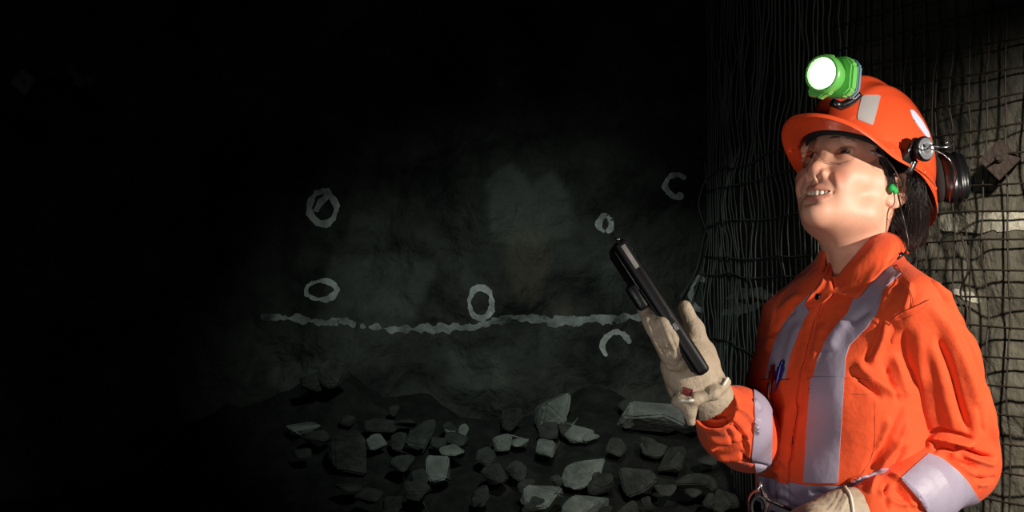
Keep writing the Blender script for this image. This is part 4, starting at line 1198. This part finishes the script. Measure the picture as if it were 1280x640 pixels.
# hands inside the gloves are hidden; ---------------------------------- tablet
def T2(c, size, bev, m, name, parent=None, **kw): return mk(name, *rbox(tp(*c), np.array([ta, tw, tn]), size, bev, 3), m, parent, smooth=40., **kw)
tab = T2((TLn/2, .072, 0), (TLn+.012, .150, .0180), .0060, M_rubber, 'tablet', label="black rugged tablet held upright in the woman's gloved hand", cat='tablet')
T2((TLn/2, .072, .0088), (TLn-.010, .134, .0020), .0008, M_screen, 'screen', tab, label='glossy black screen')
T2((TLn/2, .072, -.0092), (TLn-.004, .136, .0035), .0016, M_rubber, 'back_cover', tab)
T2((TLn*.645, .012, -.0180), (.036, .022, .0150), .005, M_rubber, 'grip_block', tab, label='raised black block on the back')
T2((TLn*.645, .0008, -.0180), (.024, .0016, .0070), .0007, M_black, 'port_cover', tab)
T2((TLn*.90, -.0030, .0015), (.034, .0014, .0060), .0006, mat('sticker_grey', srgb(150, 145, 140), rough=.6, var=.3, vscale=150), 'sticker', tab, label='worn grey sticker')
T2((TLn*.34, -.0032, .001), (.010, .0016, .0045), .0006, M_dial, 'side_button', tab, label='grey side button')
T2((TLn*.44, -.0030, .003), (.016, .0012, .0016), .0005, M_black, 'side_button', tab)
mk('lanyard_post', *tube([tp(TLn+.004, .000, -.001), tp(TLn+.010, -.003, -.001), tp(TLn+.006, -.005, .002)], .0016, 8), M_steel, tab)
T2((TLn*.83, .004, -.0105), (.058, .0030, .0030), .001, M_black, 'edge_rail', tab)

# ================================================================== the drift: rock face, meshed side wall, roof, floor
from mathutils.bvhtree import BVHTree
M_rock = mat('dark_rock', srgb(80, 82, 76), rough=.85, bump=1., bscale=14, vcolor=srgb(15, 17, 16), vscale=2.6, detail=10)
def pale_nodes(m, name, col):
    nt = m.node_tree; N = nt.nodes; L = nt.links; b = N['Principled BSDF']; src = b.inputs['Base Color'].links[0].from_socket
    a = N.new('ShaderNodeAttribute'); a.attribute_name = name; mx = N.new('ShaderNodeMix'); mx.data_type = 'RGBA'; mx.inputs['B'].default_value = col
    L.new(a.outputs['Fac'], mx.inputs['Factor']); L.new(src, mx.inputs['A']); L.new(mx.outputs['Result'], b.inputs['Base Color'])
pale_nodes(M_rock, 'pale', srgb(150, 156, 148)); pale_nodes(M_rock, 'brown', srgb(118, 102, 82))
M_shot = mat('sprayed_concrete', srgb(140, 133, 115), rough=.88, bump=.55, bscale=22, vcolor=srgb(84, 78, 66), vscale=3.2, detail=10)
pale_nodes(M_shot, 'wall_shade', srgb(40, 42, 38))
M_paint = mat('white_paint', srgb(245, 247, 243), rough=.7, bump=.6, bscale=60, vcolor=srgb(165, 168, 164), vscale=14)
M_pline = mat('worn_white_paint', srgb(190, 194, 190), rough=.7, bump=.6, bscale=60, vcolor=srgb(80, 84, 80), vscale=9)
M_faint = mat('faded_paint', srgb(120, 122, 118), rough=.8, vcolor=srgb(60, 62, 60), vscale=12)
M_paint2 = mat('white_paint_old', srgb(235, 228, 205), rough=.7, bump=.6, bscale=60, vcolor=srgb(150, 142, 124), vscale=10)
M_wire = mat('rusty_wire', srgb(70, 60, 50), rough=.6, metal=.3, var=.5, vscale=6)
M_wire2 = mat('galvanised_wire', srgb(140, 142, 136), rough=.6, metal=.2, var=.5, vscale=5)
M_rust = mat('rusty_plate', srgb(58, 44, 34), rough=.7, metal=.2, bump=.6, bscale=60, vcolor=srgb(48, 36, 28), vscale=16)
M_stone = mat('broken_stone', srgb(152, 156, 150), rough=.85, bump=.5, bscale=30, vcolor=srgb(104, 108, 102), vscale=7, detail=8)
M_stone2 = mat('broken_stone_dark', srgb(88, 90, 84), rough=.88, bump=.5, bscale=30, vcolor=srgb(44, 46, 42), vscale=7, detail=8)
M_grit = mat('grit', srgb(44, 46, 42), rough=.95, bump=1., bscale=16, vcolor=srgb(12, 13, 12), vscale=9, detail=10)

def facets(V, s, seed):
    """broken-rock relief: tilted flat chunks"""
    r = np.random.default_rng(seed); p = V*s; i = np.floor(p).astype(int); val = np.full(len(V), -9.)
    tab = r.random((16, 16, 16, 3)); tl = r.uniform(-1, 1, (16, 16, 16, 3)); hh = r.uniform(-1, 1, (16, 16, 16))
    for dx in (-1, 0, 1):
        for dy in (-1, 0, 1):
            for dz in (-1, 0, 1):
                c = i+[dx, dy, dz]; k = tuple((c & 15).T); q = c+tab[k]; d = ((p-q)**2).sum(1); val = np.maximum(val, .5*hh[k]+((p-q)*tl[k]).sum(1)-1.5*d)
    return val
NX, NZ = 260, 200
gx = np.linspace(-4.6, 1.3, NX); gz = np.linspace(-.05, 4.2, NZ)
GX, GZ = np.meshgrid(gx, gz, indexing='ij'); VV = np.stack([GX.ravel(), np.zeros(NX*NZ), GZ.ravel()], 1)
rel = .12*facets(VV, 1.3, 3)+.05*facets(VV+7, 3.4, 4)+.12*fbm(VV, .8, 4, 5)+.035*fbm(VV, 5, 4, 8)+.03*facets(VV+3, 7., 14)
VV[:, 1] = 9.0-rel
FF = np.array([[i*NZ+j, (i+1)*NZ+j, (i+1)*NZ+j+1, i*NZ+j+1] for i in range(NX-1) for j in range(NZ-1)])
pv = proj(VV)
def soft(poly, w=10, amp=10, seed=1):
    return np.clip((polysd(pv, poly)+1.6*amp*fbm(VV, 4.5, 5, seed))/(w*1.3)+.3, 0, 1)
pale = .50*np.maximum.reduce([.55*soft([(610, 230), (640, 205), (665, 232), (690, 212), (715, 245), (712, 300), (660, 305), (612, 300)], 6, 12, 2),
    .42*soft([(415, 322), (500, 312), (545, 330), (520, 390), (440, 395), (410, 370)], 8, 14, 3),
    .35*soft([(560, 440), (620, 445), (632, 480), (600, 492), (565, 475)], 8, 10, 4), .25*soft([(445, 270), (490, 275), (485, 310), (440, 305)], 8, 12, 5),
    .3*soft([(740, 330), (790, 300), (800, 360), (760, 380)], 8, 12, 6), .35*soft([(345, 450), (400, 455), (430, 485), (370, 490), (340, 480)], 8, 10, 7)])
brown = np.maximum(.35*soft([(625, 290), (680, 280), (690, 330), (670, 380), (645, 375), (628, 330)], 8, 12, 9), .4*soft([(690, 380), (720, 380), (715, 400), (690, 400)], 8, 8, 10))
wall_back = mk('wall_back', VV, FF, M_rock, attrs={'pale': pale, 'brown': brown}, kind='structure', smooth=35.)
# side wall along a curve seen from above
crv = catmull(np.array([(.93, 10.2), (.935, 9.2), (.95, 8.3), (.995, 7.3), (1.095, 6.25), (1.22, 5.55), (1.42, 5.1), (1.85, 4.85), (2.7, 4.7), (4.2, 4.5)]), 420)
sl = np.concatenate([[0], np.cumsum(np.linalg.norm(np.diff(crv, axis=0), axis=1))])
SN = np.linspace(0, sl[-1], 330); zz_ = np.linspace(-.05, 4.2, 190)
def wall_xy(s):
    x = np.interp(s, sl, crv[:, 0]); y = np.interp(s, sl, crv[:, 1]); e = .02
    tx = np.interp(s+e, sl, crv[:, 0])-np.interp(s-e, sl, crv[:, 0]); ty = np.interp(s+e, sl, crv[:, 1])-np.interp(s-e, sl, crv[:, 1]); n = np.hypot(tx, ty)
    return x, y, ty/n, -tx/n        # normal into the drift
A_, Z_ = np.meshgrid(SN, zz_, indexing='ij'); a_ = A_.ravel(); z_ = Z_.ravel()
def side_rel(s, z):
    q = np.stack([s, np.zeros_like(s), z], 1)
    return .050*fbm(q, 1.6, 4, 31)+.018*fbm(q, 7, 3, 35)+.016*facets(q, 5., 36)
x, y, nx_, ny_ = wall_xy(a_); rl_ = side_rel(a_, z_)
WS = np.stack([x+nx_*rl_, y+ny_*rl_, z_], 1); n1, n2 = len(SN), len(zz_)
FS = np.array([[i*n2+j, i*n2+j+1, (i+1)*n2+j+1, (i+1)*n2+j] for i in range(n1-1) for j in range(n2-1)])
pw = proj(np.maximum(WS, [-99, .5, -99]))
wall_shade = np.clip((1080-pw[:, 0])/140+.6*fbm(WS, 2.2, 4, 41), 0, .82)  # wall colour darkened toward its receding left end
wall_shade = np.maximum(wall_shade, np.clip(.75*np.clip((210-pw[:, 1])/110, 0, 1)+.5*fbm(WS, 3, 4, 42), 0, .85)*(pw[:, 0] < 1400))  # shade painted into the upper wall colour, where the light fades
wall_right = mk('wall_right', WS, FS, M_shot, attrs={'wall_shade': wall_shade}, kind='structure')
def sheet(name, f, nu, nv, m, seed=0):
    V = np.array([f(u, v) for u in np.linspace(0, 1, nu) for v in np.linspace(0, 1, nv)], float)
    V[:, 2] += .03*fbm(V, 1.2, 3, seed) if name != 'wall_left' else 0
    F = np.array([[i*nv+j, (i+1)*nv+j, (i+1)*nv+j+1, i*nv+j+1] for i in range(nu-1) for j in range(nv-1)])
    return mk(name, V, F, m, kind='structure')
sheet('floor', lambda u, v: (-4.8+9.2*u, -2.5+13*v, -.04), 60, 80, M_grit, 1)
sheet('ceiling', lambda u, v: (-4.8+9.2*u, -2.5+13*v, 3.9), 50, 60, M_rock, 2)
sheet('wall_left', lambda u, v: (-4.6+.12*math.sin(v*23)*math.sin(u*9), -2.5+13*v, -.1+4.3*u), 40, 60, M_rock, 3)
bvB = BVHTree.FromPolygons([tuple(v) for v in VV], [tuple(int(i) for i in f) for f in FF]); bvS = BVHTree.FromPolygons([tuple(v) for v in WS], [tuple(int(i) for i in f) for f in FS])
def onwall(px, py, bv, off=.004):
    d = Vector(P(px, py, 1.)-np.array([0, 0, CZ])).normalized(); h = bv.ray_cast(Vector((0, 0, CZ)), d)
    if h[0] is None: return P(px, py, 9.)
    n = h[1] if h[1].dot(d) < 0 else -h[1]; return np.array(h[0])+np.array(n)*off
def paint(name, field, box, bv, m, parent, step=1.5, rag=3., seed=0, label=None):
    rag = rag*1.25
    """a paint mark lying on the wall: field(pixels) > 0 inside, edges ragged"""
    xs = np.arange(box[0], box[2]+step, step); ys = np.arange(box[1], box[3]+step, step)
    G = np.array([(x, y) for x in xs for y in ys]); W = np.array([onwall(x, y, bv) for x, y in G]); ny = len(ys)
    nz = np.stack([G[:, 0]*.11, G[:, 1]*.11, np.zeros(len(G))], 1)
    f = field(G)+rag*fbm(nz, 1., 4, seed)
    T = [t for i in range(len(xs)-1) for j in range(ny-1) for t in ((i*ny+j, i*ny+j+1, (i+1)*ny+j+1), (i*ny+j, (i+1)*ny+j+1, (i+1)*ny+j))]
    V, _, T = clip(W, W, np.array(T), f)
    if len(T): return mk(name, V, T, m, parent, label=label)
def stroke_f(line, w):
    line = catmull(line, 40); w = np.atleast_1d(w)
    def f(G):
        d, t, _ = pl_dist(G, line); return np.interp(t, np.linspace(0, 1, len(w)), w)-d
    return f
def ring_l(cx, cy, rx, ry, a0=0, a1=360, n=24):
    return [(cx+rx*math.cos(math.radians(a)), cy-ry*math.sin(math.radians(a))) for a in np.linspace(a0, a1, n)]
marks = [('ring', ring_l(404, 260, 17, 20), [4.5, 3.5, 5, 4.5, 3.2], 'blurry white painted ring above another ring'),
    ('ring', ring_l(402, 363, 19, 12), [3, 2.6, 2.2, 3, 3], 'thin white painted oval ring'),
    ('ring', ring_l(601, 379, 14, 19), [4, 3.2, 3.4, 4.4, 4], 'white painted ring touching the white line'),
    ('ring', ring_l(845, 232, 14, 14, 50, 290), [3.5, 3.5, 3.2, 4.0], 'white painted open ring near the meshed wall'),
    ('ring', ring_l(756, 280, 8, 10, -60, 250), [2.5, 3, 3, 2.5], 'small white painted ring above the tablet'),
    ('ring', ring_l(876, 368, 13, 19, 60, 290), [3.2, 3., 2.6, 2.6], 'white painted open ring behind the thumb'),
    ('ring', ring_l(770, 432, 17, 17, 20, 220), [3, 3.2, 3.6, 2.4], 'white painted arc left of the glove'),
    ]
for k, (nm, ln, w, lab) in enumerate(marks):
    ln = np.array(ln); pad = 9; bv = bvB if ln[:, 0].max() < 893 else bvS
    paint('painted_ring', stroke_f(ln, w), (ln[:, 0].min()-pad, ln[:, 1].min()-pad, ln[:, 0].max()+pad, ln[:, 1].max()+pad), bv, M_paint, wall_back if bv is bvB else wall_right, 1.2, 3.4, 50+k, lab)
paint('painted_smear', stroke_f([(396, 241), (410, 240), (402, 252), (396, 262)], 4), (380, 230, 425, 275), bvB, M_paint, wall_back, 1.2, 3, 61)
paint('painted_line', stroke_f([(330, 394), (365, 398), (400, 402), (440, 405)], [3, 4.5, 4, 3.5]), (310, 380, 455, 420), bvB, M_pline, wall_back, 1.6, 7, 71, 'faded left piece of the white line')
paint('painted_line', stroke_f([(455, 409), (500, 411), (545, 410), (590, 409), (625, 400), (660, 397), (700, 402), (745, 399), (790, 396), (830, 392)], [3, 4, 5, 4, 4, 4.5, 4, 5, 4]), (445, 382, 850, 425), bvB, M_pline, wall_back, 1.6, 6.5, 72, 'long faded white painted line across the rock face')
paint('painted_smear', stroke_f([(905, 392), (930, 384), (955, 380)], [3, 6, 4]), (890, 365, 975, 402), bvS, M_paint, wall_right, 1.5, 8, 73)
paint('painted_smear', stroke_f([(915, 372), (940, 366), (962, 368)], [4, 6, 3]), (895, 352, 975, 382), bvS, M_paint, wall_right, 1.5, 8, 74)
paint('painted_line', stroke_f([(1186, 279), (1225, 278), (1262, 277), (1320, 277)], [11, 12, 11.5, 12]), (1170, 258, 1310, 296), bvS, M_paint2, wall_right, 1.6, 3, 75, 'pale painted bar behind the wire mesh')
paint('painted_smear', stroke_f([(1196, 366), (1210, 372), (1222, 376)], [5, 7, 4]), (1185, 355, 1235, 388), bvS, M_paint2, wall_right, 1.4, 6, 76)
paint('painted_smear', stroke_f([(88, 84), (98, 96), (100, 106), (112, 98), (122, 88)], [4, 5, 5, 4]), (75, 65, 135, 120), bvB, M_faint, wall_back, 1.6, 7, 77)
paint('painted_smear', stroke_f([(617, 68), (616, 84), (622, 96), (634, 104), (645, 92)], [3, 4, 4, 5, 4]), (600, 60, 660, 115), bvB, M_faint, wall_back, 1.6, 6, 78)

# ---- welded wire mesh pinned to the side wall
def wire_sheet(s0, s1, z0, z1, pitch, r, m, label, seed, wob=.010, off=.035, skip=0., tilt=0., skiph=None):
    skiph = skip if skiph is None else skiph
    rr = np.random.default_rng(seed); tb = []
    def pt(s, z, k=0):
        s = np.atleast_1d(s).astype(float); z = np.atleast_1d(z).astype(float)
        q = np.stack([s, z*0, z], 1)
        ds = wob*2.2*fbm(q, 2.6, 3, seed)+.02*vnoise(q, .9, seed+2); dz = wob*1.2*fbm(q, 2.2, 3, seed+5)
        x, y, a, b = wall_xy(s+ds+tilt*(z-1.3)); o = off+np.maximum(side_rel(s+ds, z+dz), -.01)*.9+.014*fbm(q, 3, 2, seed+9)+k
        return np.stack([x+a*o, y+b*o, z+dz], 1)
    for s in np.arange(s0, s1, pitch):
        if rr.random() < skip: continue
        n = 70; z = np.linspace(z0, z1, n); j = rr.normal(0, wob*.35); w = rr.normal(0, wob*.9)*np.sin(z*rr.uniform(2, 5)+rr.uniform(0, 6))
        tb.append(tube(pt(np.full(n, s+j)+w, z), r, 5))
    for z in np.arange(z0+.02, z1, pitch):
        if rr.random() < skiph: continue
        n = int((s1-s0)/.03); s = np.linspace(s0, s1, n); w = rr.normal(0, wob*.7)*np.sin(s*rr.uniform(2, 5)+rr.uniform(0, 6))
        tb.append(tube(pt(s, np.full(n, z)+w, r*1.6), r, 5))
    o = mk('wire_mesh', *join(*tb), m, label=label, cat='wire mesh'); return o
s_at = lambda px: np.interp(px, proj(np.c_[crv, np.zeros(len(crv))])[:, 0], sl)
wire_sheet(s_at(892), s_at(1075), .35, 3.2, .075, .0030, M_wire2, 'pale wire mesh of crowded upright wires on the receding wall left of the hard hat', 5, .010, skiph=.55)
wire_sheet(s_at(1052), s_at(1500), .2, 3.2, .078, .0029, M_wire, 'rusty square wire mesh sheet on the lit side wall right of the woman', 6, .009)
wire_sheet(s_at(1150), s_at(1420), .95, 2.0, .105, .0026, M_wire, 'loose bent second layer of mesh overlapping the lit wall at the right edge', 8, .030, .055, .3, .12, skiph=.8)
# loose vertical strands of wire
def loose(pts, label, m=M_wire, r=.0030):
    w = [onwall(x, y, bvS if x > 892 else bvB, .075) for x, y in pts]; mk('loose_wire', *tube(w, r, 6, 40), m, label=label, cat='wire')
loose([(1232, 292), (1238, 330), (1232, 360), (1240, 395), (1236, 430)], 'long loose bent wire hanging below the pale painted bar, right of the shoulder')
loose([(1212, 360), (1222, 385), (1234, 420), (1238, 470)], 'short loose wire strand slanting down right of the shoulder')
loose([(840, 372), (856, 335), (874, 300), (880, 260), (876, 200)], 'slack pale wire curving down at the corner beside the open painted rings', M_wire2, .0035)
loose([(852, 380), (868, 340), (890, 300), (893, 250), (890, 180)], 'slack pale wire next to the corner, nearer the woman', M_wire2, .0035)

# ---- rock bolt plates
def bolt_plate(px, py, bv, size, rot, m, label):
    c = onwall(px, py, bv, .02)
    d = Vector(P(px, py, 1.)-np.array([0, 0, CZ])).normalized()
    lc, n, _, _ = bv.find_nearest(Vector(c)); n = np.array([c[0]*-.12, -1, 0]) if bv is bvB else np.array([-.45, -.9, 0.05]); n = n/np.linalg.norm(n)
    u = np.cross([0, 0, 1], n); u /= np.linalg.norm(u); w = np.cross(n, u); a = math.radians(rot)
    A = np.array([u*math.cos(a)+w*math.sin(a), -u*math.sin(a)+w*math.cos(a), n])
    if bv is bvS: c = c+n*.055
    k = size
    o = empty('rock_bolt', c, label, 'rock bolt')
    hole = lathe(c, n, [(-.02, .30*k), (.012, .26*k), (.020, .16*k), (.022, .09*k)], 20)
    mk('plate', *prism([(-k, -k), (k, -k), (k, k), (-k, k)], c, A, .010, .002), m, o, smooth=40.)
    mk('dome', *hole, m, o, smooth=40.)
    mk('nut', *prism([(.13*k*math.cos(t), .13*k*math.sin(t)) for t in np.linspace(0, 2*PI, 6, endpoint=False)], c+n*.030, A, .02, .002), M_steel if bv is bvS else m, o, smooth=40.)
    mk('bolt_end', *lathe(c+n*.03, n, [(0, .07*k), (.045, .07*k), (.047, .05*k)], 14), m, o)
bolt_plate(1262, 202, bvS, .040, 45, M_rust, 'rusty square plate turned on its corner on the meshed wall, right of the ear muff')
bolt_plate(33, 105, bvB, .045, 48, mat('dusty_plate', srgb(130, 134, 130), rough=.6, metal=.2), 'small pale diamond plate in the dark upper left of the rock face')
mk('steel_rod', *tube([onwall(563, 118, bvB, .01), onwall(576, 98, bvB, .10)], .006, 8), M_rust, label='short thin rod sticking out of the rock face in the dark above the painted rings', cat='rod')

# ---- broken rock heaped against the face
def pile_Y(py): return 8.72-(py-470)/170*.95
def pile_z(Y): return 1.35-((8.72-Y)/.95*170+470-320)/FPX*Y
NXp, NYp = 200, 60
Vp = []
for x in np.linspace(-3.2, 1.1, NXp):
    for j, Y in enumerate(np.linspace(7.0, 9.1, NYp)):
        fade = min(1, max(.35, (x+2.6)/1.3)); Vp.append((x, Y, max(-.04, (pile_z(min(Y, 8.55))-.07+.13*math.exp(-((x+.85)/.2)**2)*max(0, min(1, (Y-8.35)/.25)))*fade if Y > 7.2 else (pile_z(7.2)-.045)*fade-(7.2-Y)*1.6)))
Vp = np.array(Vp); Vp[:, 2] += .07*facets(Vp, 5., 61)*(Vp[:, 2] > 0)+.04*fbm(Vp, 3, 4, 62)+.16*fbm(Vp*[1, 0, 0]+2, 2.4, 3, 63)*np.clip((Vp[:, 1]-8.3)/.4, 0, 1)
Fp = np.array([[i*NYp+j, (i+1)*NYp+j, (i+1)*NYp+j+1, i*NYp+j+1] for i in range(NXp-1) for j in range(NYp-1)])
mk('rubble', Vp, Fp, M_grit, label='dark heap of fine broken rock piled against the rock face', cat='rubble', kind='stuff', smooth=30.)
def rock(px, py, w, h, m, label, group=None, seed=0, flat=.8):
    r = np.random.default_rng(seed+500); Y = pile_Y(py)-.02 if py > 485 else 8.36; k = Y/FPX; c = P(px, py, Y)
    bm = bmesh.new(); n = 12
    w, h = w*1.12, h*1.12; d = r.normal(0, 1, (n, 3)); d /= np.linalg.norm(d, axis=1)[:, None]; d = np.sign(d)*np.abs(d)**.8
    tilt = r.uniform(-.4, .4); ct, st = math.cos(tilt), math.sin(tilt)
    for q in d:
        q = q*r.uniform(.86, 1.08); x_, z_ = q[0]*w*.56*k, q[2]*h*.56*k
        bm.verts.new((x_*ct-z_*st*.5, q[1]*(w+h)*.28*k*flat, x_*st*.5+z_*ct))
    res = bmesh.ops.convex_hull(bm, input=bm.verts[:]); bmesh.ops.delete(bm, geom=[g for g in res['geom_interior'] if isinstance(g, bmesh.types.BMVert)], context='VERTS')
    bmesh.ops.dissolve_limit(bm, angle_limit=.2, verts=bm.verts[:], edges=bm.edges[:])
    bmesh.ops.bevel(bm, geom=bm.edges[:], offset=min(w, h)*k*.05, segments=2, affect='EDGES')
    bmesh.ops.triangulate(bm, faces=bm.faces[:]); bmesh.ops.subdivide_edges(bm, edges=bm.edges[:], cuts=2, use_grid_fill=True)
    bm.verts.index_update(); V = np.array([v.co[:] for v in bm.verts]); V = V*(1+.05*fbm(V+seed, 22, 3, seed)[:, None]); F = [tuple(v.index for v in f.verts) for f in bm.faces]; bm.free()
    return mk('rock', V+c, F, m, smooth=28., origin=c-[0, 0, h*.5*k], label=label, cat='rock', group=group)
RL = [(692, 516, 46, 52, 0, 'tallest pale rock standing upright at the top middle of the rubble'),
 (817, 524, 76, 46, 0, 'broad pale flat rock lying just left of the raised gloved hand and sleeve'),
 (377, 533, 40, 18, 0, 'long low pale rock at the left end of the rubble'),
 (418, 468, 40, 32, 1, 'grey rock highest on the left of the heap, below the two painted rings'),
 (390, 478, 30, 22, 1, 'small grey rock tucked left of the highest left rock'),
 (438, 565, 46, 56, 1, 'big dull tilted rock on the left side of the rubble'),
 (470, 553, 28, 18, 0, 'small pale wedge of rock right of the big dull tilted rock'),
 (474, 533, 42, 20, 1, 'brownish dark rock above the small pale wedge'),
 (506, 530, 32, 14, 1, 'thin flat dark rock left of the upright split rock'),
 (527, 545, 44, 38, 1, 'dull upright split rock in the left half of the rubble'),
 (563, 538, 13, 10, 0, 'tiny bright chip of rock left of the centre of the rubble'),
 (579, 540, 13, 20, 0, 'narrow small upright rock beside the tiny bright chip'),
 (566, 563, 32, 18, 0, 'small pale block just above the rounded pale rock'),
 (549, 588, 38, 33, 0, 'rounded pale rock low in the left half of the rubble'),
 (629, 552, 26, 21, 0, 'small bright rock left of the tallest pale rock'),
 (650, 553, 24, 12, 0, 'small flat rock between the small bright one and the tallest one'),
 (683, 562, 26, 34, 0, 'pale pointed rock directly under the tallest rock'),
 (722, 543, 40, 20, 0, 'pale knobbly rock right of the tallest rock'),
 (738, 548, 22, 12, 0, 'small flat pale rock at the right of the knobbly one'),
 (728, 588, 52, 38, 0, 'pale faceted rock low in the middle, tilted up to the right'),
 (752, 606, 30, 30, 1, 'dark rock leaning against the pale faceted rock'),
 (679, 622, 50, 36, 0, 'square pale block at the bottom edge, left of the middle'),
 (736, 633, 60, 26, 0, 'wide pale rock at the bottom edge beside the square block'),
 (797, 601, 50, 40, 1, 'large dull rock below the broad flat rock'),
 (836, 572, 42, 34, 1, 'dark rock under the right end of the broad flat rock'),
 (872, 612, 58, 34, 1, 'grey rock at the bottom, left of the belt gear'),
 (908, 627, 36, 32, 1, 'grey rock nearest the belt gear at the bottom edge'),
 (500, 553, 22, 26, 1, 'narrow dark rock right of the small pale wedge'),
 (525, 606, 26, 32, 1, 'dim upright rock below the rounded pale rock'),
 (702, 540, 26, 18, 1, 'dim rock between the tallest rock and the knobbly one'),
 (620, 592, 34, 26, 1, 'dim rock in the gap between the rounded rock and the pointed rock'),
 (648, 590, 26, 20, 1, 'dim small rock left of the pointed rock'),
 (766, 560, 30, 22, 1, 'dim rock below left of the broad flat rock')]
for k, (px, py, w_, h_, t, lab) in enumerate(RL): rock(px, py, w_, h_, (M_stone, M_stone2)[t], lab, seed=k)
rr = np.random.default_rng(77)
for k in range(46):
    py = rr.uniform(500, 645); px = rr.uniform(340 if py > 520 else 480, 930); w_ = rr.uniform(14, 34)
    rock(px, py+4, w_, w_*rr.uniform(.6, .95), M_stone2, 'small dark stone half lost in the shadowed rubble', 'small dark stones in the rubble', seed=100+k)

# ================================================================== light and render settings
def area(name, loc, target, power, size, color=(1, 1, 1), spread=None, shape='DISK'):
    d = bpy.data.lights.new(name, 'AREA'); d.energy = power; d.size = size; d.shape = shape; d.color = color
    if spread: d.spread = math.radians(spread)
    o = bpy.data.objects.new(name, d); COL.objects.link(o); o.location = loc
    o.rotation_euler = (Vector(target)-Vector(loc)).to_track_quat('-Z', 'Y').to_euler(); return o
def spot(name, loc, target, power, angle, blend=.5, radius=.05, color=(1, 1, 1)):
    d = bpy.data.lights.new(name, 'SPOT'); d.energy = power; d.spot_size = math.radians(angle); d.spot_blend = blend
    d.shadow_soft_size = radius; d.color = color
    o = bpy.data.objects.new(name, d); COL.objects.link(o); o.location = loc
    o.rotation_euler = (Vector(target)-Vector(loc)).to_track_quat('-Z', 'Y').to_euler(); return o
spot('key_lamp', (1.85, 1.45, 1.62), (.60, 2.60, 1.24), 240, 40, .9, .02, (1, .92, .80))
spot('low_lamp', (-.40, .50, .70), (.42, 2.68, 1.42), 38, 26, 1., .10, (1, .93, .84))
spot('wall_lamp', (1.25, 3.2, 2.2), (1.42, 5.2, 1.05), 300, 48, .9, .06, (1, .94, .84))
spot('face_lamp', (.35, 4.6, 2.6), (.0, 8.6, .80), 165, 36, 1., .10, (.85, 1., .92))
spot('corner_lamp', (.45, 3.6, 2.1), (.98, 7.0, 1.2), 12, 46, 1., .08, (.9, 1., .92))
area('fill_lamp', (-.35, .5, 1.15), (.45, 2.7, 1.35), 4.2, .4, (.85, .9, 1.))
w = bpy.data.worlds.new('mine_dark'); SC.world = w; w.use_nodes = True
w.node_tree.nodes['Background'].inputs[0].default_value = (.5, .6, .55, 1); w.node_tree.nodes['Background'].inputs[1].default_value = .004
SC.view_settings.view_transform = 'Standard'; SC.view_settings.look = 'None'; SC.view_settings.gamma = 1; SC.view_settings.use_curve_mapping = False
SC.view_settings.exposure = 0
SC.cycles.use_denoising = True
SC.cycles.max_bounces = 8; SC.cycles.transparent_max_bounces = 16
